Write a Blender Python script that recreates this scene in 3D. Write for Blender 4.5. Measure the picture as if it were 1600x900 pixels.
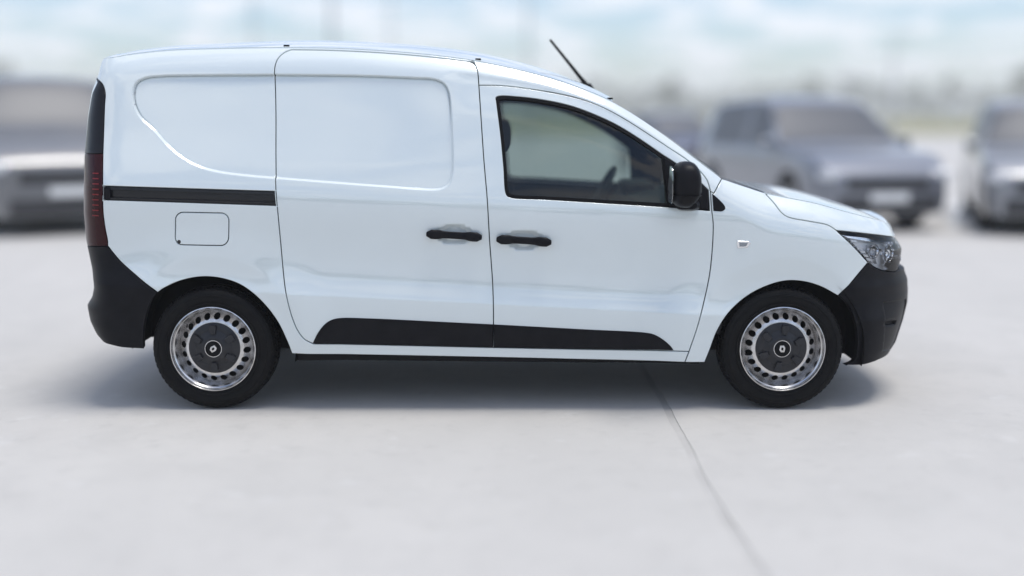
import bpy, math, random
import numpy as np
from mathutils import Vector, Matrix
from mathutils.geometry import delaunay_2d_cdt

for _o in list(bpy.data.objects):
    bpy.data.objects.remove(_o)
SC = bpy.context.scene
COL = SC.collection
R = math.radians

# ------------------------------------------------------------------ camera
CAM_D, CAM_H, CAM_P, CAM_F = 5.6, 1.45, R(8.46), 1814.0     # metres, metres, pitch, focal length in photo pixels (1600 wide)
cam = bpy.data.cameras.new('camera'); cam_o = bpy.data.objects.new('camera', cam); COL.objects.link(cam_o)
cam.sensor_width = 36.0; cam.lens = CAM_F / 1600 * 36.0
cam.clip_start = 0.05; cam.clip_end = 6000
cam_o.location = (0, -CAM_D, CAM_H); cam_o.rotation_euler = (R(90) - CAM_P, 0, 0)
cam.dof.use_dof = True; cam.dof.focus_distance = 5.68
cam.dof.aperture_fstop = (cam.lens / 1000) / 0.135
SC.camera = cam_o

# ------------------------------------------------------------------ sky, sun, exposure
SUN_EL, SUN_AZ = R(79), R(100)      # azimuth: direction the light comes from, measured from +Y towards +X
world = bpy.data.worlds.new('World'); SC.world = world; world.use_nodes = True
wn = world.node_tree.nodes; wl = world.node_tree.links
for n in list(wn): wn.remove(n)
w_out = wn.new('ShaderNodeOutputWorld'); w_bg = wn.new('ShaderNodeBackground')
sky = wn.new('ShaderNodeTexSky'); sky.sky_type = 'NISHITA'; sky.sun_disc = False
sky.sun_elevation = SUN_EL; sky.sun_rotation = SUN_AZ
sky.air_density = 1.0; sky.dust_density = 1.0; sky.ozone_density = 5.0
w_bg.inputs['Strength'].default_value = 0.105
tc = wn.new('ShaderNodeTexCoord'); sep = wn.new('ShaderNodeSeparateXYZ'); wl.new(tc.outputs['Generated'], sep.inputs[0])
# a cloud deck: project the view direction on a flat layer
mz = wn.new('ShaderNodeMath'); mz.operation = 'MAXIMUM'; mz.inputs[1].default_value = 0.03; wl.new(sep.outputs['Z'], mz.inputs[0])
az = wn.new('ShaderNodeMath'); az.operation = 'ADD'; az.inputs[1].default_value = 0.12; wl.new(mz.outputs[0], az.inputs[0])
dx = wn.new('ShaderNodeMath'); dx.operation = 'DIVIDE'; wl.new(sep.outputs['X'], dx.inputs[0]); wl.new(az.outputs[0], dx.inputs[1])
dy = wn.new('ShaderNodeMath'); dy.operation = 'DIVIDE'; wl.new(sep.outputs['Y'], dy.inputs[0]); wl.new(az.outputs[0], dy.inputs[1])
cmb = wn.new('ShaderNodeCombineXYZ'); wl.new(dx.outputs[0], cmb.inputs['X']); wl.new(dy.outputs[0], cmb.inputs['Y'])
cn = wn.new('ShaderNodeTexNoise'); cn.inputs['Scale'].default_value = 2.5; cn.inputs['Detail'].default_value = 9
cn.inputs['Roughness'].default_value = 0.58; cn.inputs['Distortion'].default_value = 0.5
wl.new(cmb.outputs[0], cn.inputs['Vector'])
cr = wn.new('ShaderNodeMapRange'); cr.interpolation_type = 'SMOOTHSTEP'
cr.inputs['From Min'].default_value = 0.45; cr.inputs['From Max'].default_value = 0.58
cr.inputs['To Min'].default_value = 0.04; cr.inputs['To Max'].default_value = 0.85
wl.new(cn.outputs['Fac'], cr.inputs['Value'])
mx = wn.new('ShaderNodeMix'); mx.data_type = 'RGBA'; mx.inputs['B'].default_value = (6.2, 6.4, 6.9, 1)
hf = wn.new('ShaderNodeMapRange'); hf.interpolation_type = 'SMOOTHSTEP'; hf.inputs['From Min'].default_value = 0.0; hf.inputs['From Max'].default_value = 0.045
wl.new(sep.outputs['Z'], hf.inputs['Value'])
fx = wn.new('ShaderNodeMix'); fx.data_type = 'FLOAT'; fx.inputs['A'].default_value = 0.5        # the deck thins to an even veil at the horizon
wl.new(hf.outputs[0], fx.inputs['Factor']); wl.new(cr.outputs[0], fx.inputs['B'])
wl.new(fx.outputs['Result'], mx.inputs['Factor']); wl.new(sky.outputs[0], mx.inputs['A'])
wl.new(mx.outputs['Result'], w_bg.inputs['Color']); wl.new(w_bg.outputs[0], w_out.inputs['Surface'])

sun = bpy.data.lights.new('sun', 'SUN'); sun.energy = 1.5; sun.angle = R(22); sun.color = (1.0, 0.96, 0.9)
sun_o = bpy.data.objects.new('sun', sun); COL.objects.link(sun_o)
_d = Vector((math.sin(SUN_AZ) * math.cos(SUN_EL), math.cos(SUN_AZ) * math.cos(SUN_EL), math.sin(SUN_EL)))
sun_o.rotation_euler = _d.to_track_quat('Z', 'Y').to_euler()
SC.view_settings.view_transform = 'Standard'; SC.view_settings.look = 'None'
SC.view_settings.gamma = 1.0; SC.view_settings.exposure = 0.66; SC.view_settings.use_curve_mapping = False
SC.render.engine = 'CYCLES'; SC.render.resolution_x = 1024; SC.render.resolution_y = 576
SC.cycles.volume_bounces = 2; SC.cycles.max_bounces = 10; SC.cycles.transparent_max_bounces = 16

# ------------------------------------------------------------------ materials
def mat(name, base, rough=0.5, metal=0.0, coat=0.0, spec=0.5, noise=None, bump=None, coat_rough=0.03):
    m = bpy.data.materials.new(name); m.use_nodes = True
    nt = m.node_tree; b = nt.nodes['Principled BSDF']
    b.inputs['Base Color'].default_value = (*base, 1); b.inputs['Roughness'].default_value = rough
    b.inputs['Metallic'].default_value = metal; b.inputs['Coat Weight'].default_value = coat
    b.inputs['Coat Roughness'].default_value = coat_rough; b.inputs['Specular IOR Level'].default_value = spec
    if noise or bump:
        t = nt.nodes.new('ShaderNodeTexCoord')
    if noise:                       # (scale, amount, second colour)
        n = nt.nodes.new('ShaderNodeTexNoise'); n.inputs['Scale'].default_value = noise[0]; n.inputs['Detail'].default_value = 6
        n.inputs['Roughness'].default_value = 0.6
        nt.links.new(t.outputs['Object'], n.inputs['Vector'])
        r = nt.nodes.new('ShaderNodeMapRange'); r.inputs['From Min'].default_value = 0.35; r.inputs['From Max'].default_value = 0.68
        r.inputs['To Max'].default_value = noise[1]
        nt.links.new(n.outputs['Fac'], r.inputs['Value'])
        k = nt.nodes.new('ShaderNodeMix'); k.data_type = 'RGBA'; k.inputs['A'].default_value = (*base, 1); k.inputs['B'].default_value = (*noise[2], 1)
        nt.links.new(r.outputs[0], k.inputs['Factor']); nt.links.new(k.outputs['Result'], b.inputs['Base Color'])
    if bump:                        # (scale, strength, distance)
        n2 = nt.nodes.new('ShaderNodeTexNoise'); n2.inputs['Scale'].default_value = bump[0]; n2.inputs['Detail'].default_value = 4
        nt.links.new(t.outputs['Object'], n2.inputs['Vector'])
        bp = nt.nodes.new('ShaderNodeBump'); bp.inputs['Strength'].default_value = bump[1]; bp.inputs['Distance'].default_value = bump[2]
        nt.links.new(n2.outputs['Fac'], bp.inputs['Height']); nt.links.new(bp.outputs[0], b.inputs['Normal'])
    return m

def glass_mat(name, tint, ior=1.5, rough=0.0):
    m = bpy.data.materials.new(name); m.use_nodes = True; nt = m.node_tree
    for n in list(nt.nodes): nt.nodes.remove(n)
    o = nt.nodes.new('ShaderNodeOutputMaterial'); mix = nt.nodes.new('ShaderNodeMixShader')
    tr = nt.nodes.new('ShaderNodeBsdfTransparent'); tr.inputs[0].default_value = (*tint, 1)
    gl = nt.nodes.new('ShaderNodeBsdfGlossy'); gl.inputs['Roughness'].default_value = rough
    fr = nt.nodes.new('ShaderNodeFresnel'); fr.inputs['IOR'].default_value = ior
    nt.links.new(fr.outputs[0], mix.inputs[0]); nt.links.new(tr.outputs[0], mix.inputs[1]); nt.links.new(gl.outputs[0], mix.inputs[2])
    nt.links.new(mix.outputs[0], o.inputs['Surface'])
    return m

M = {}
M['paint'] = mat('white_paint', (0.71, 0.775, 0.775), 0.35, coat=1.0, noise=(1.3, 0.5, (0.685, 0.75, 0.75)))
M['paint'].node_tree.nodes['Principled BSDF'].inputs['Coat IOR'].default_value = 2.1
M['plastic'] = mat('black_plastic', (0.006, 0.006, 0.008), 0.42, spec=0.12, noise=(9, 0.6, (0.013, 0.013, 0.015)), bump=(900, 0.12, 0.001))
M['gloss_black'] = mat('gloss_black', (0.005, 0.005, 0.008), 0.22, spec=0.25)
M['lamp_silver'] = mat('lamp_silver', (0.88, 0.90, 0.94), 0.3, metal=0.15)
M['rubber_seal'] = mat('rubber_seal', (0.006, 0.006, 0.007), 0.6, spec=0.12)
M['inner'] = mat('dark_inner', (0.012, 0.012, 0.013), 0.9, spec=0.1)
M['trim'] = mat('cabin_trim', (0.035, 0.037, 0.04), 0.7, noise=(14, 0.6, (0.05, 0.052, 0.056)))
M['fabric'] = mat('seat_fabric', (0.03, 0.031, 0.035), 0.9, noise=(60, 0.7, (0.055, 0.056, 0.06)), bump=(400, 0.3, 0.002))
M['glass'] = glass_mat('side_glass', (0.56, 0.635, 0.61), 1.6)
M['lens'] = glass_mat('clear_lens', (0.98, 0.985, 0.99), 1.4)
M['chrome'] = mat('chrome', (0.82, 0.83, 0.85), 0.09, metal=1.0)
M['silver'] = mat('silver_steel', (0.72, 0.72, 0.73), 0.26, metal=1.0, noise=(26, 0.7, (0.50, 0.48, 0.46)), bump=(120, 0.12, 0.001))
M['tyre'] = mat('tyre_rubber', (0.005, 0.005, 0.006), 0.55, spec=0.12, noise=(22, 0.7, (0.010, 0.010, 0.0095)), bump=(260, 0.2, 0.001))
M['hub'] = mat('hub_plastic', (0.014, 0.015, 0.019), 0.36, spec=0.4, noise=(30, 0.6, (0.024, 0.024, 0.027)))
M['white'] = mat('white_lamp', (0.85, 0.86, 0.88), 0.3, coat=0.5)
M['red_lens'] = mat('red_lens', (0.028, 0.001, 0.003), 0.2, spec=0.2)
M['red_bar'] = mat('red_bar', (0.20, 0.006, 0.010), 0.3, spec=0.3)
M['fog'] = mat('fog_lens', (0.25, 0.27, 0.29), 0.2, coat=0.6)
M['mirror'] = mat('mirror_glass', (0.75, 0.78, 0.8), 0.02, metal=1.0)
M['rail'] = mat('rail_black', (0.008, 0.008, 0.010), 0.3, spec=0.5)

# ------------------------------------------------------------------ object helpers
def tag(o, label=None, cat=None, group=None, kind=None):
    if label: o['label'] = label
    if cat: o['category'] = cat
    if group: o['group'] = group
    if kind: o['kind'] = kind
    return o

def mesh_obj(name, verts, faces, m, parent=None, normals=None, smooth=True, autosharp=None):
    me = bpy.data.meshes.new(name)
    me.from_pydata([tuple(map(float, v)) for v in verts], [], [tuple(map(int, f)) for f in faces])
    if smooth: me.polygons.foreach_set('use_smooth', [True] * len(me.polygons))
    if autosharp is not None: me.set_sharp_from_angle(angle=R(autosharp))
    me.materials.append(m)
    if normals is not None:
        me.normals_split_custom_set_from_vertices([tuple(map(float, n)) for n in normals])
    me.update()
    o = bpy.data.objects.new(name, me); COL.objects.link(o)
    if parent is not None: o.parent = parent
    return o

def empty(name, loc=(0, 0, 0), rz=0.0, parent=None):
    o = bpy.data.objects.new(name, None); COL.objects.link(o)
    o.location = loc; o.rotation_euler = (0, 0, rz); o.empty_display_size = 0.2
    if parent is not None: o.parent = parent
    return o

def copy_tree(o, parent=None):
    c = o.copy(); COL.objects.link(c); c.parent = parent
    for ch in list(o.children): copy_tree(ch, c)
    return c

class MB:
    """collects simple solids into one mesh"""
    def __init__(s): s.v = []; s.f = []
    def add(s, v, f):
        k = len(s.v); s.v += [tuple(p) for p in v]; s.f += [tuple(i + k for i in q) for q in f]; return s
    def box(s, c, h, rot=None, bev=0.0):
        hx, hy, hz = h; b = min(bev, hx * .9, hy * .9, hz * .9)
        if b <= 0:
            v = [Vector((sx * hx, sy * hy, sz * hz)) for sx in (-1, 1) for sy in (-1, 1) for sz in (-1, 1)]
            f = [(0, 1, 3, 2), (4, 6, 7, 5), (0, 4, 5, 1), (2, 3, 7, 6), (0, 2, 6, 4), (1, 5, 7, 3)]
        else:
            import bmesh
            bm = bmesh.new(); bmesh.ops.create_cube(bm, size=2)
            for q in bm.verts: q.co = Vector((q.co.x * hx, q.co.y * hy, q.co.z * hz))
            bmesh.ops.bevel(bm, geom=bm.edges[:], offset=b, segments=3, affect='EDGES', profile=0.6)
            bm.verts.index_update(); v = [q.co.copy() for q in bm.verts]; f = [[q.index for q in p.verts] for p in bm.faces]; bm.free()
        if rot is not None: v = [rot @ p for p in v]
        return s.add([p + Vector(c) for p in v], f)
    def lathe_y(s, prof, c=(0, 0, 0), n=64, closed=False):
        """prof: (radius, y) revolved about the Y axis"""
        v = []; f = []; k = len(prof)
        for i in range(n):
            a = 2 * math.pi * i / n
            for r, y in prof: v.append((c[0] + r * math.cos(a), c[1] + y, c[2] + r * math.sin(a)))
        for i in range(n):
            j = (i + 1) % n
            for q in range(k if closed else k - 1):
                q2 = (q + 1) % k
                f.append((i * k + q, i * k + q2, j * k + q2, j * k + q))
        return s.add(v, f)
    def sweep(s, pts, secs, cap=True, up=(0, 0, 1)):
        """pts: centres; secs: list of 2-D loops (same count) in the frame (side, up)"""
        v = []; f = []; n = len(secs[0]); P = [Vector(p) for p in pts]
        for i, p in enumerate(P):
            t = (P[min(i + 1, len(P) - 1)] - P[max(i - 1, 0)]).normalized()
            a = Vector(up).cross(t)
            if a.length < 1e-5: a = Vector((1, 0, 0))
            a.normalize(); b = t.cross(a)
            for (x, y) in secs[i]: v.append(p + a * x + b * y)
        for i in range(len(P) - 1):
            for k in range(n):
                k2 = (k + 1) % n
                f.append((i * n + k, i * n + k2, (i + 1) * n + k2, (i + 1) * n + k))
        if cap: f.append(tuple(range(n))[::-1]); f.append(tuple((len(P) - 1) * n + k for k in range(n)))
        return s.add(v, f)
    def build(s, name, m, parent=None, smooth=True, sharp=35):
        return mesh_obj(name, s.v, s.f, m, parent, smooth=smooth, autosharp=sharp)

def rrect(w, h, p=4.0, n=20):
    """superellipse loop of half sizes w, h"""
    o = []
    for i in range(n):
        a = 2 * math.pi * i / n; c, d = math.cos(a), math.sin(a)
        o.append((w * math.copysign(abs(c) ** (2 / p), c), h * math.copysign(abs(d) ** (2 / p), d)))
    return o
def circ(r, n=12): return rrect(r, r, 2.0, n)

# ------------------------------------------------------------------ photo pixel <-> place
CP, SP = math.cos(CAM_P), math.sin(CAM_P)
def project(X, Y, Z):
    Yc = Y + CAM_D; Zc = Z - CAM_H
    d = Yc * CP - Zc * SP; u = Yc * SP + Zc * CP
    return 800 + CAM_F * X / d, 450 - CAM_F * u / d, d
def ray(px, py):
    a = (px - 800) / CAM_F; b = (450 - py) / CAM_F
    return Vector((a, CP + b * SP, -SP + b * CP))
def at_y(px, py, y):
    r = ray(px, py); t = (y + CAM_D) / r.y
    return Vector((r.x * t, y, CAM_H + r.z * t))
def at_ground(px, py, z=0.0):
    r = ray(px, py); t = (z - CAM_H) / r.z
    return Vector((r.x * t, -CAM_D + r.y * t, z))

def catmull(P, step=2.0):
    P = np.array(P, float)
    if len(P) < 3: 
        n = max(2, int(np.linalg.norm(P[1] - P[0]) / step)); return P[0] + (P[1] - P[0]) * np.linspace(0, 1, n + 1)[:, None]
    Q = np.vstack([2 * P[0] - P[1], P, 2 * P[-1] - P[-2]]); out = []
    for i in range(1, len(Q) - 2):
        p0, p1, p2, p3 = Q[i - 1:i + 3]
        # centripetal
        t0 = 0; t1 = t0 + np.linalg.norm(p1 - p0) ** .5; t2 = t1 + np.linalg.norm(p2 - p1) ** .5; t3 = t2 + np.linalg.norm(p3 - p2) ** .5
        n = max(2, int(np.linalg.norm(p2 - p1) / step)); t = np.linspace(t1, t2, n, endpoint=False)[:, None]
        a1 = (t1 - t) / (t1 - t0) * p0 + (t - t0) / (t1 - t0) * p1
        a2 = (t2 - t) / (t2 - t1) * p1 + (t - t1) / (t2 - t1) * p2
        a3 = (t3 - t) / (t3 - t2) * p2 + (t - t2) / (t3 - t2) * p3
        b1 = (t2 - t) / (t2 - t0) * a1 + (t - t0) / (t2 - t0) * a2
        b2 = (t3 - t) / (t3 - t1) * a2 + (t - t1) / (t3 - t1) * a3
        out.append((t2 - t) / (t2 - t1) * b1 + (t - t1) / (t2 - t1) * b2)
    return np.vstack(out + [P[-1:]])

def smoothstep(x): x = np.clip(x, 0, 1); return x * x * (3 - 2 * x)

# ================================================================== THE VAN: side surface P(u, z)
HW = 0.885                       # half width; the near side is the plane y = 0, the centre line y = HW
WR = np.array([-1.478, 0.305]); WF = np.array([1.337, 0.305])     # wheel centres (x, z)
UF0, AF, NF = 1.28, 0.90, 2.7    # plan shape of the nose
UR0, AR, NR = -1.86, 0.35, 3.2   # plan shape of the tail
def _plan_table():
    th = np.linspace(0, math.pi / 2, 1500) 
    def quarter(a, n):
        x = a * np.sin(th) ** (2 / n); w = HW * np.cos(th) ** (2 / n); w[-1] = 0
        L = np.concatenate([[0], np.cumsum(np.hypot(np.diff(x), np.diff(w)))]); return x, w, L
    xf, wf, Lf = quarter(AF, NF); xr, wr, Lr = quarter(AR, NR)
    U = np.concatenate([(UR0 - Lr)[::-1], UF0 + Lf]); X = np.concatenate([(UR0 - xr)[::-1], UF0 + xf]); W = np.concatenate([wr[::-1], wf])
    Ue = np.linspace(U[0], U[-1], 6001); Xe = np.interp(Ue, U, X); We = np.interp(Ue, U, W)
    k = np.ones(21) / 21
    def sm(a): return np.convolve(np.pad(a, 10, 'edge'), k, 'valid')
    gx = sm(np.gradient(Xe, Ue)); gw = sm(np.gradient(We, Ue)); l = np.hypot(gx, gw)
    return Ue, Xe, We, -gw / l, gx / l
PU, PX, PW, PNX, PNW = _plan_table()
UMIN, UMAX = PU[0], PU[-1]

_sz = np.array([[.10, .10], [.17, .060], [.22, .036], [.30, .024], [.42, .017], [.50, .012], [.53, .0115], [.56, .020], [.61, .033], [.70, .037],
                [.80, .029], [.90, .016], [.97, .010], [1.02, .012], [1.08, .022], [1.2, .046], [1.35, .080], [1.5, .117], [1.6, .143], [1.7, .172], [1.85, .22]])
_zz = np.linspace(.05, 1.9, 1851); _ss = np.interp(_zz, _sz[:, 0], _sz[:, 1])
def _gs(a, s):
    x = np.arange(-4 * s, 4 * s + 1); k = np.exp(-.5 * (x / s) ** 2); k /= k.sum(); return np.convolve(np.pad(a, 4 * s, 'edge'), k, 'valid')
_wide = _gs(_ss, 24); _fine = _gs(_ss, 5); _bl = np.exp(-((_zz - .53) / .035) ** 2); _ss = _wide * (1 - _bl) + _fine * _bl

NOSE = np.zeros(_zz.shape); TAIL = np.zeros(_zz.shape)
ZT_U = np.array([UMIN, UMAX]); ZT_Z = np.array([1.8, 1.8])
FEATURES = []                    # functions (u, z, x) -> extra inward offset

def plan(u):
    return np.interp(u, PU, PX), np.interp(u, PU, PW), np.interp(u, PU, PNX), np.interp(u, PU, PNW)
def zt(u): return np.interp(u, ZT_U, ZT_Z)
def P0(u, z, feats=True):
    u = np.asarray(u, float); z = np.asarray(z, float)
    x, w, nx, nw = plan(u)
    zs = z + 0.05 * x * (1 - smoothstep((z - 1.05) / .35))
    s = np.interp(zs, _zz, _ss)
    t = zt(u); hood = smoothstep((u - .95) / .35)
    wid = .14 * (1 - hood) + .20 * hood; dep = .050 * (1 - hood) + .085 * hood
    k = np.clip((z - (t - wid)) / wid, 0, 1.2); s = s + dep * k ** 2.4
    if feats:
        for f in FEATURES: s = s + f(u, z, x)
    sh = np.where(nx > 0, np.interp(z, _zz, NOSE), -np.interp(z, _zz, TAIL)) * nx ** 2
    w2 = np.maximum(w - nw * s, 0)
    return np.stack([x - nx * s + sh, HW - w2, z], -1)
def surf(u, z, inset=0.0):
    """points and outward normals"""
    e = .0012
    p = P0(u, z); a = P0(u + e, z) - P0(u - e, z); b = P0(u, z + e) - P0(u, z - e)
    n = np.cross(a, b); n /= np.maximum(np.linalg.norm(n, axis=-1, keepdims=True), 1e-12)
    return p - n * np.reshape(inset, (-1, 1)) if np.ndim(inset) else p - n * inset, n

# silhouettes of the nose and the tail measured in the photograph: (py, px)
SIL_F = np.array([[330, 1368], [348, 1384], [357, 1392], [369, 1400], [385, 1410.7], [403, 1412.5], [424, 1412.5], [430, 1413], [451, 1418.7], [470, 1418], [499, 1410.7],
                  [531, 1400], [551, 1387], [565, 1371], [575, 1352]])
SIL_R = np.array([[80, 168], [97, 159], [119, 153], [145, 143], [183, 137], [245, 132], [330, 131], [374, 134.6], [391, 138], [419, 144], [449, 147], [465, 144],
                  [477, 136.5], [500, 141], [519, 150], [533, 163], [545, 180]])
def calibrate(iters=7):
    global NOSE, TAIL
    zs = np.arange(.12, 1.84, .01)
    for it in range(iters):
        for front in (True, False):
            us = np.linspace(UF0, UMAX, 260) if front else np.linspace(UMIN, UR0, 200)
            U, Z = np.meshgrid(us, zs); p = P0(U, Z, False); px, py, d = project(p[..., 0], p[..., 1], p[..., 2])
            i = np.argmax(px, 1) if front else np.argmin(px, 1); r = np.arange(len(zs))
            sil = SIL_F if front else SIL_R
            tgt = np.interp(py[r, i], sil[:, 0], sil[:, 1])
            dl = (tgt - px[r, i]) * d[r, i] / CAM_F
            dl = np.interp(_zz, zs, dl)
            if front: NOSE = _gs(NOSE + dl, 4)
            else: TAIL = _gs(TAIL - dl, 4)
calibrate()

# pixel -> (u, z) on the near side
_GRID = None
def make_grid():
    global _GRID
    us = np.arange(UMIN + .3, UMAX - .3, .008); zs = np.arange(.12, 1.86, .008)
    U, Z = np.meshgrid(us, zs); p = P0(U, Z, False); px, py, d = project(p[..., 0], p[..., 1], p[..., 2])
    jac = np.gradient(px, axis=1) * np.gradient(py, axis=0)         # facing the camera: px grows with u, py falls with z
    ok = (np.gradient(px, axis=1) > 0)
    _GRID = (U[ok], Z[ok], px[ok], py[ok])
def pix(P):
    P = np.atleast_2d(np.array(P, float)); out = []
    U, Z, gx, gy = _GRID
    for q in P:
        i = np.argmin((gx - q[0]) ** 2 + (gy - q[1]) ** 2); u, z = U[i], Z[i]; u0, z0 = u, z
        for _ in range(4):
            e = 1e-3
            def pr(a, b):
                p = P0(a, b, False); x, y, _d = project(p[0], p[1], p[2]); return np.array([x, y])
            c = pr(u, z); J = np.stack([(pr(u + e, z) - c) / e, (pr(u, z + e) - c) / e], 1)
            try: st = np.linalg.solve(J, q - c)
            except np.linalg.LinAlgError: break
            u = float(np.clip(u + st[0], u0 - .012, u0 + .012)); z = float(np.clip(z + st[1], z0 - .012, z0 + .012))
        out.append((u, z))
    return np.array(out)

GUT = [(157.5, 105), (160, 98), (166, 93), (176, 90), (192, 86.5), (215, 83.2), (260, 78.5), (320, 76), (380, 74.5), (440, 74), (520, 75), (600, 79), (680, 86), (740, 94), (790, 104), (840, 116), (890, 131),
       (930, 146), (960, 160), (1000, 184), (1050, 219), (1090, 250), (1128, 278.5)]
GUT2 = [(1128, 278.5), (1148, 285.5), (1171, 293), (1195, 301), (1230, 308.5), (1269, 316), (1322, 330.5), (1358, 340), (1383, 348), (1392, 358)]
for _it in range(3):
    make_grid()
    g = np.vstack([pix(catmull(GUT, 14)), pix(catmull(GUT2, 10))[1:]])
    o = np.argsort(g[:, 0]); g = g[o]
    g = g[np.concatenate([[True], np.diff(g[:, 0]) > 1e-4])]
    ZT_U = np.concatenate([[UMIN, g[0, 0] - .1], g[:, 0], [g[-1, 0] + .25, UMAX]])
    ZT_Z = np.concatenate([[g[0, 1] + .012, g[0, 1] + .004], g[:, 1], [g[-1, 1] + .015, g[-1, 1] + .03]])
    calibrate(2)
make_grid()
print('nose', [round(float(np.interp(a, _zz, NOSE)), 3) for a in (.2, .3, .5, .7, .9, 1.0)], 'tail', [round(float(np.interp(a, _zz, TAIL)), 3) for a in (.2, .4, .7, 1., 1.4, 1.7)], 'roof z', round(float(zt(-.3)), 3), 'u', UMIN, UMAX)

# ------------------------------------------------------------------ outlines in photo pixels
def C(*pts, step=3.0): return pix(catmull(pts, step))
def top_at(u): return zt(u)
c_slide_rear = C((428.5, 117.5), (429.5, 150), (430, 185), (430, 248), (431, 297), (433.5, 326.5), (440, 394), (446, 448), (449.5, 468), (456, 493), (465, 515), (476, 529), (490, 536.5))
c_slide_corner = C((456, 77.4), (447, 80.5), (439, 86), (433, 93.5), (429.5, 104), (428.5, 117.5))
c_slide_top = C((733, 96), (680, 89.5), (600, 82.6), (520, 78.6), (456, 77.4))
c_slide_front = C((770, 543), (771, 509), (770, 448), (765, 376), (761, 308.5), (756, 250), (751, 176), (748, 133), (746, 111), (742, 100.5), (733, 96))
c_slide_bot = C((490, 536.5), (600, 539), (770, 543))
c_door_top = C((748, 133), (785, 133.7), (830, 139), (875, 146.8), (911, 155.8), (942.5, 168), (976, 186), (1010, 207.5), (1044, 230), (1075.5, 251), (1095.5, 269), (1105.5, 283), (1110, 299))
c_door_front = C((1110, 299), (1112, 328), (1114.4, 350), (1114, 372), (1112, 399), (1108, 430), (1100, 467.5), (1090, 507.5), (1076, 548.5))
c_door_bot = C((1076, 548.5), (900, 545.5), (770, 543))
c_fen_front_low = C((1076, 548.5), (1069.5, 565.5))
c_front_arch = C((1101, 566), (1109, 547), (1120, 518), (1138.6, 488.6), (1165.5, 464), (1195, 448), (1226.6, 439), (1256, 440), (1283, 448), (1309, 462))
c_fen_bump = C((1309, 462), (1332, 436), (1356, 410))
c_fen_lamp = C((1356, 410), (1333, 385), (1307, 360))
c_hood_gap = C((1307, 360), (1300, 355), (1292, 351), (1264, 345.5), (1233, 339.5), (1222, 333), (1209, 316.7), (1195, 301.5))
c_pillar = C((1128, 279), (1115.5, 302))
c_sail_edge = C((1111, 301), (1124, 312), (1132, 321), (1133.5, 326), (1129, 330.5), (1113, 330.5))
c_rear_arch = C((246.5, 457), (258, 449), (282, 438.5), (312, 432.5), (342, 434), (375, 444.5), (405, 467), (432, 500), (448, 532), (456, 552.5))
c_bump_quarter = C((168, 384), (178, 396.5), (189, 409), (215, 431), (246.5, 457))
c_tail_in = C((151.5, 123.5), (160, 131.5), (164.4, 145), (163.5, 165), (162, 205.5), (160.5, 250), (160.3, 300), (160.8, 330), (164, 356), (168, 377), (168, 384))
c_sill_bot = C((456, 552.5), (780, 558.7), (1069.5, 565.5))

def topline(u0, u1, d=0.0, n=None):
    """points along the upper edge from u0 to u1"""
    n = n or max(3, int(abs(u1 - u0) / .02)); u = np.linspace(u0, u1, n); return np.stack([u, zt(u) - d], 1)
def chain(*cs):
    out = [np.array(cs[0])]
    for c in cs[1:]:
        c = np.array(c); out.append(c[1:] if np.linalg.norm(out[-1][-1] - c[0]) < .012 else c)
    p = np.vstack(out)
    if np.linalg.norm(p[0] - p[-1]) < .004: p = p[:-1]
    return p
def resample(p, step=.007, closed=True):
    q = np.vstack([p, p[:1]]) if closed else p
    out = []
    for a, b in zip(q[:-1], q[1:]):
        n = max(1, int(round(np.linalg.norm(b - a) / step))); out.append(a + (b - a) * np.linspace(0, 1, n, endpoint=False)[:, None])
    r = np.vstack(out + ([] if closed else [q[-1:]]))
    if closed:                       # drop points that crowd
        keep = [0]
        for i in range(1, len(r)):
            if np.linalg.norm(r[i] - r[keep[-1]]) > step * .35: keep.append(i)
        if np.linalg.norm(r[keep[-1]] - r[0]) < step * .35: keep.pop()
        r = r[keep]
    return r
def area(p): x, y = p[:, 0], p[:, 1]; return .5 * np.sum(x * np.roll(y, -1) - np.roll(x, -1) * y)
def ccw(p): return p if area(p) > 0 else p[::-1]
def inside(q, poly):
    r = np.zeros(len(q), bool); x, y = q[:, 0], q[:, 1]
    for (x0, y0), (x1, y1) in zip(poly, np.roll(poly, -1, 0)):
        c = (y0 > y) != (y1 > y)
        if y1 != y0: r ^= c & (x < (x1 - x0) * (y - y0) / (y1 - y0) + x0)
    return r
def pdist(q, poly, closed=True):
    d = np.full(len(q), 1e9); a = poly if closed else poly[:-1]; b = np.roll(poly, -1, 0) if closed else poly[1:]
    for p, r in zip(a, b):
        v = r - p; L = v @ v
        if L < 1e-14: continue
        t = np.clip(((q - p) @ v) / L, 0, 1); d = np.minimum(d, np.hypot(*(q - p - t[:, None] * v).T))
    return d
def inset_poly(p, d):
    """move a ccw loop inwards by d"""
    e = np.roll(p, -1, 0) - p; e /= np.maximum(np.linalg.norm(e, axis=1, keepdims=True), 1e-9); n = np.stack([-e[:, 1], e[:, 0]], 1)
    m = n + np.roll(n, 1, 0); l = np.sum(m * m, 1, keepdims=True); m = m / np.maximum(l, .5) * 2
    return p + m * d

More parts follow.
